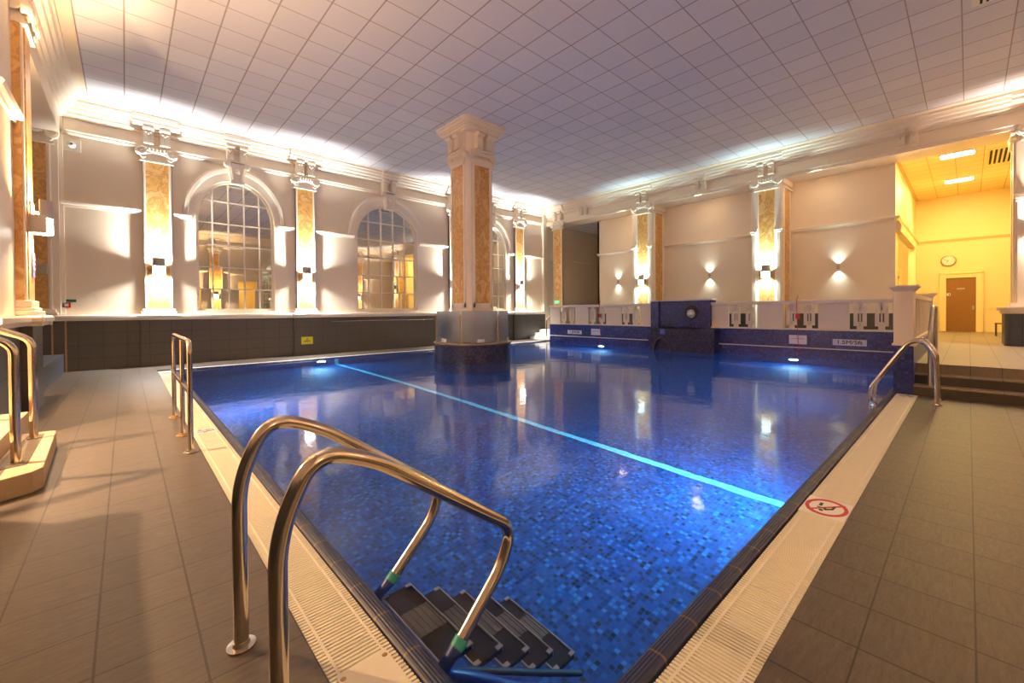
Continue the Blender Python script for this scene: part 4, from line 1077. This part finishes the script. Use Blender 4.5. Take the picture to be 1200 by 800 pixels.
q = MB(); q.prism([(-.11, -.05), (.11, -.05), (.13, -.02), (.02, .02), (.02, .08), (-.02, .08), (-.02, .02), (-.13, -.02)], 1, -.02, -.015); q.build('hazard_mark', M['brownframe'], ys)
nt = thing('blue_notice', 'blue printed notice on the white edge of the leftmost pilaster', 'notice', (X0 + .125, 9.98, 2.28))
box(0, .02, -.10, .10, -.19, .19).build('plate', M['bluesign'], nt)
q = MB()
for z in (.02, .09, -.06): q.box(.02, .024, -.08, .08, z - .012, z + .012)
q.build('print_lines', M['paper'], nt)
tag(MB().box(-1.62, -1.45, Y1 - .16, Y1 - .12, 2.52, 2.78).build('thermostat', M['steel_dull'], bevel=.01), 'small grey control box beside the left recess pilaster', 'control box')
ex = thing('exit_lamp', 'tiny green exit lamp on the slim corner pilaster', 'exit lamp', (X1 - .15, 15.05, 1.98))
box(-.03, .03, -.14, .14, -.07, .07).build('housing', M['led'], ex)
box(-.035, -.03, -.12, -.02, -.05, .05).build('white_half', M['white'], ex)

ck = thing('wall_clock', 'round cream wall clock above the brown lobby door', 'clock', (LX, .585, 3.52))
MB().lathe([(0, 0), (.24, 0), (.24, -.05), (.21, -.06), (.205, -.03), (0, -.03)], 0, 0, 36, axis=0).build('case', M['brownframe'], ck, smooth=True)
MB().lathe([(0, -.035), (.20, -.035)], 0, 0, 36, axis=0).build('dial', M['white'], ck)
q = MB()
for i in range(12):
    a = 2 * PI * i / 12; q.tube([(-.04, .16 * math.cos(a), .16 * math.sin(a)), (-.04, .185 * math.cos(a), .185 * math.sin(a))], .006, 5)
q.build('hour_marks', M['ink'], ck)
MB().tube([(-.045, 0, 0), (-.045, .13, .06)], .007, 5).build('minute_hand', M['ink'], ck)
MB().tube([(-.045, 0, 0), (-.045, .06, -.07)], .008, 5).build('hour_hand', M['ink'], ck)

for i, (x, l) in enumerate(((18.75, 'nearer of the two bright strip lights in the yellow lobby ceiling'), (22.6, 'farther of the two bright strip lights in the yellow lobby ceiling'))):
    c = thing('ceiling_strip_light', l, 'ceiling light', (x + .3, .25, 6.28), 0, 'strip lights in the lobby ceiling')
    box(-.26, .26, -.38, .38, -.03, 0).build('frame', M['white'], c)
    MB().prism(rrect(-.20, .20, -.36, .36, .09), 2, -.05, -.03).build('diffuser', M['strip'], c)
    area('lamp', (0, 0, -.06), (0, 0, -1), .4, .7, YELLOW_W, (1, .72, .25), c)
area('lobby_side_light', (21.5, 3.2, 6.2), (0, 0, -1), 2, 1, 120, (1, .74, .28))
vg = thing('air_grille', 'slatted air grille in the yellow lobby ceiling at right', 'air vent', (20.3, -.72, 6.28))
box(-.95, .95, -.30, .30, -.012, 0).build('frame', M['lobby'], vg)
q = MB()
for i in range(6): q.box(-.9, .9, -.27 + i * .1, -.22 + i * .1, -.02, -.010)
q.build('slats', M['dark'], vg)
v2 = thing('ceiling_vent', 'small slatted vent in the grey tiled ceiling at the top right', 'air vent', (11.35, -.22, ZC))
box(-.34, .34, -.20, .20, -.01, 0).build('frame', M['white'], v2)
q = MB()
for y in (-.10, -.02, .06): q.box(-.3, .3, y, y + .035, -.014, -.009)
q.build('slots', M['dark'], v2)
# glass door in the lobby side opening
gd = thing('glass_door', 'clear frameless glass door with dark patch fittings in the lobby side opening', 'door', (19.9, 1.66, TZ))
box(0, .85, -.006, .006, .02, 2.4).build('glass_leaf', M['glass'], gd)
q = MB(); q.box(-.02, .16, -.03, .03, 2.05, 2.13); q.box(.2, .42, -.03, .03, 1.72, 1.80); q.build('patch_fitting', M['brownframe'], gd)
stl = thing('stool', 'small dark wooden stool on the lobby floor beside the tiled pedestal', 'stool', (22.6, -.80, TZ))
box(-.17, .17, -.17, .17, .42, .46).build('seat', M['riser'], stl, bevel=.01)
for a in (-1, 1):
    for b in (-1, 1): box(*sorted((a * .12, a * .16)), *sorted((b * .12, b * .16)), 0, .42).build('leg', M['riser'], stl)
q = MB(); q.box(-.16, .16, -.15, -.12, .18, .21); q.box(-.16, .16, .12, .15, .18, .21); q.build('stretcher', M['riser'], stl)
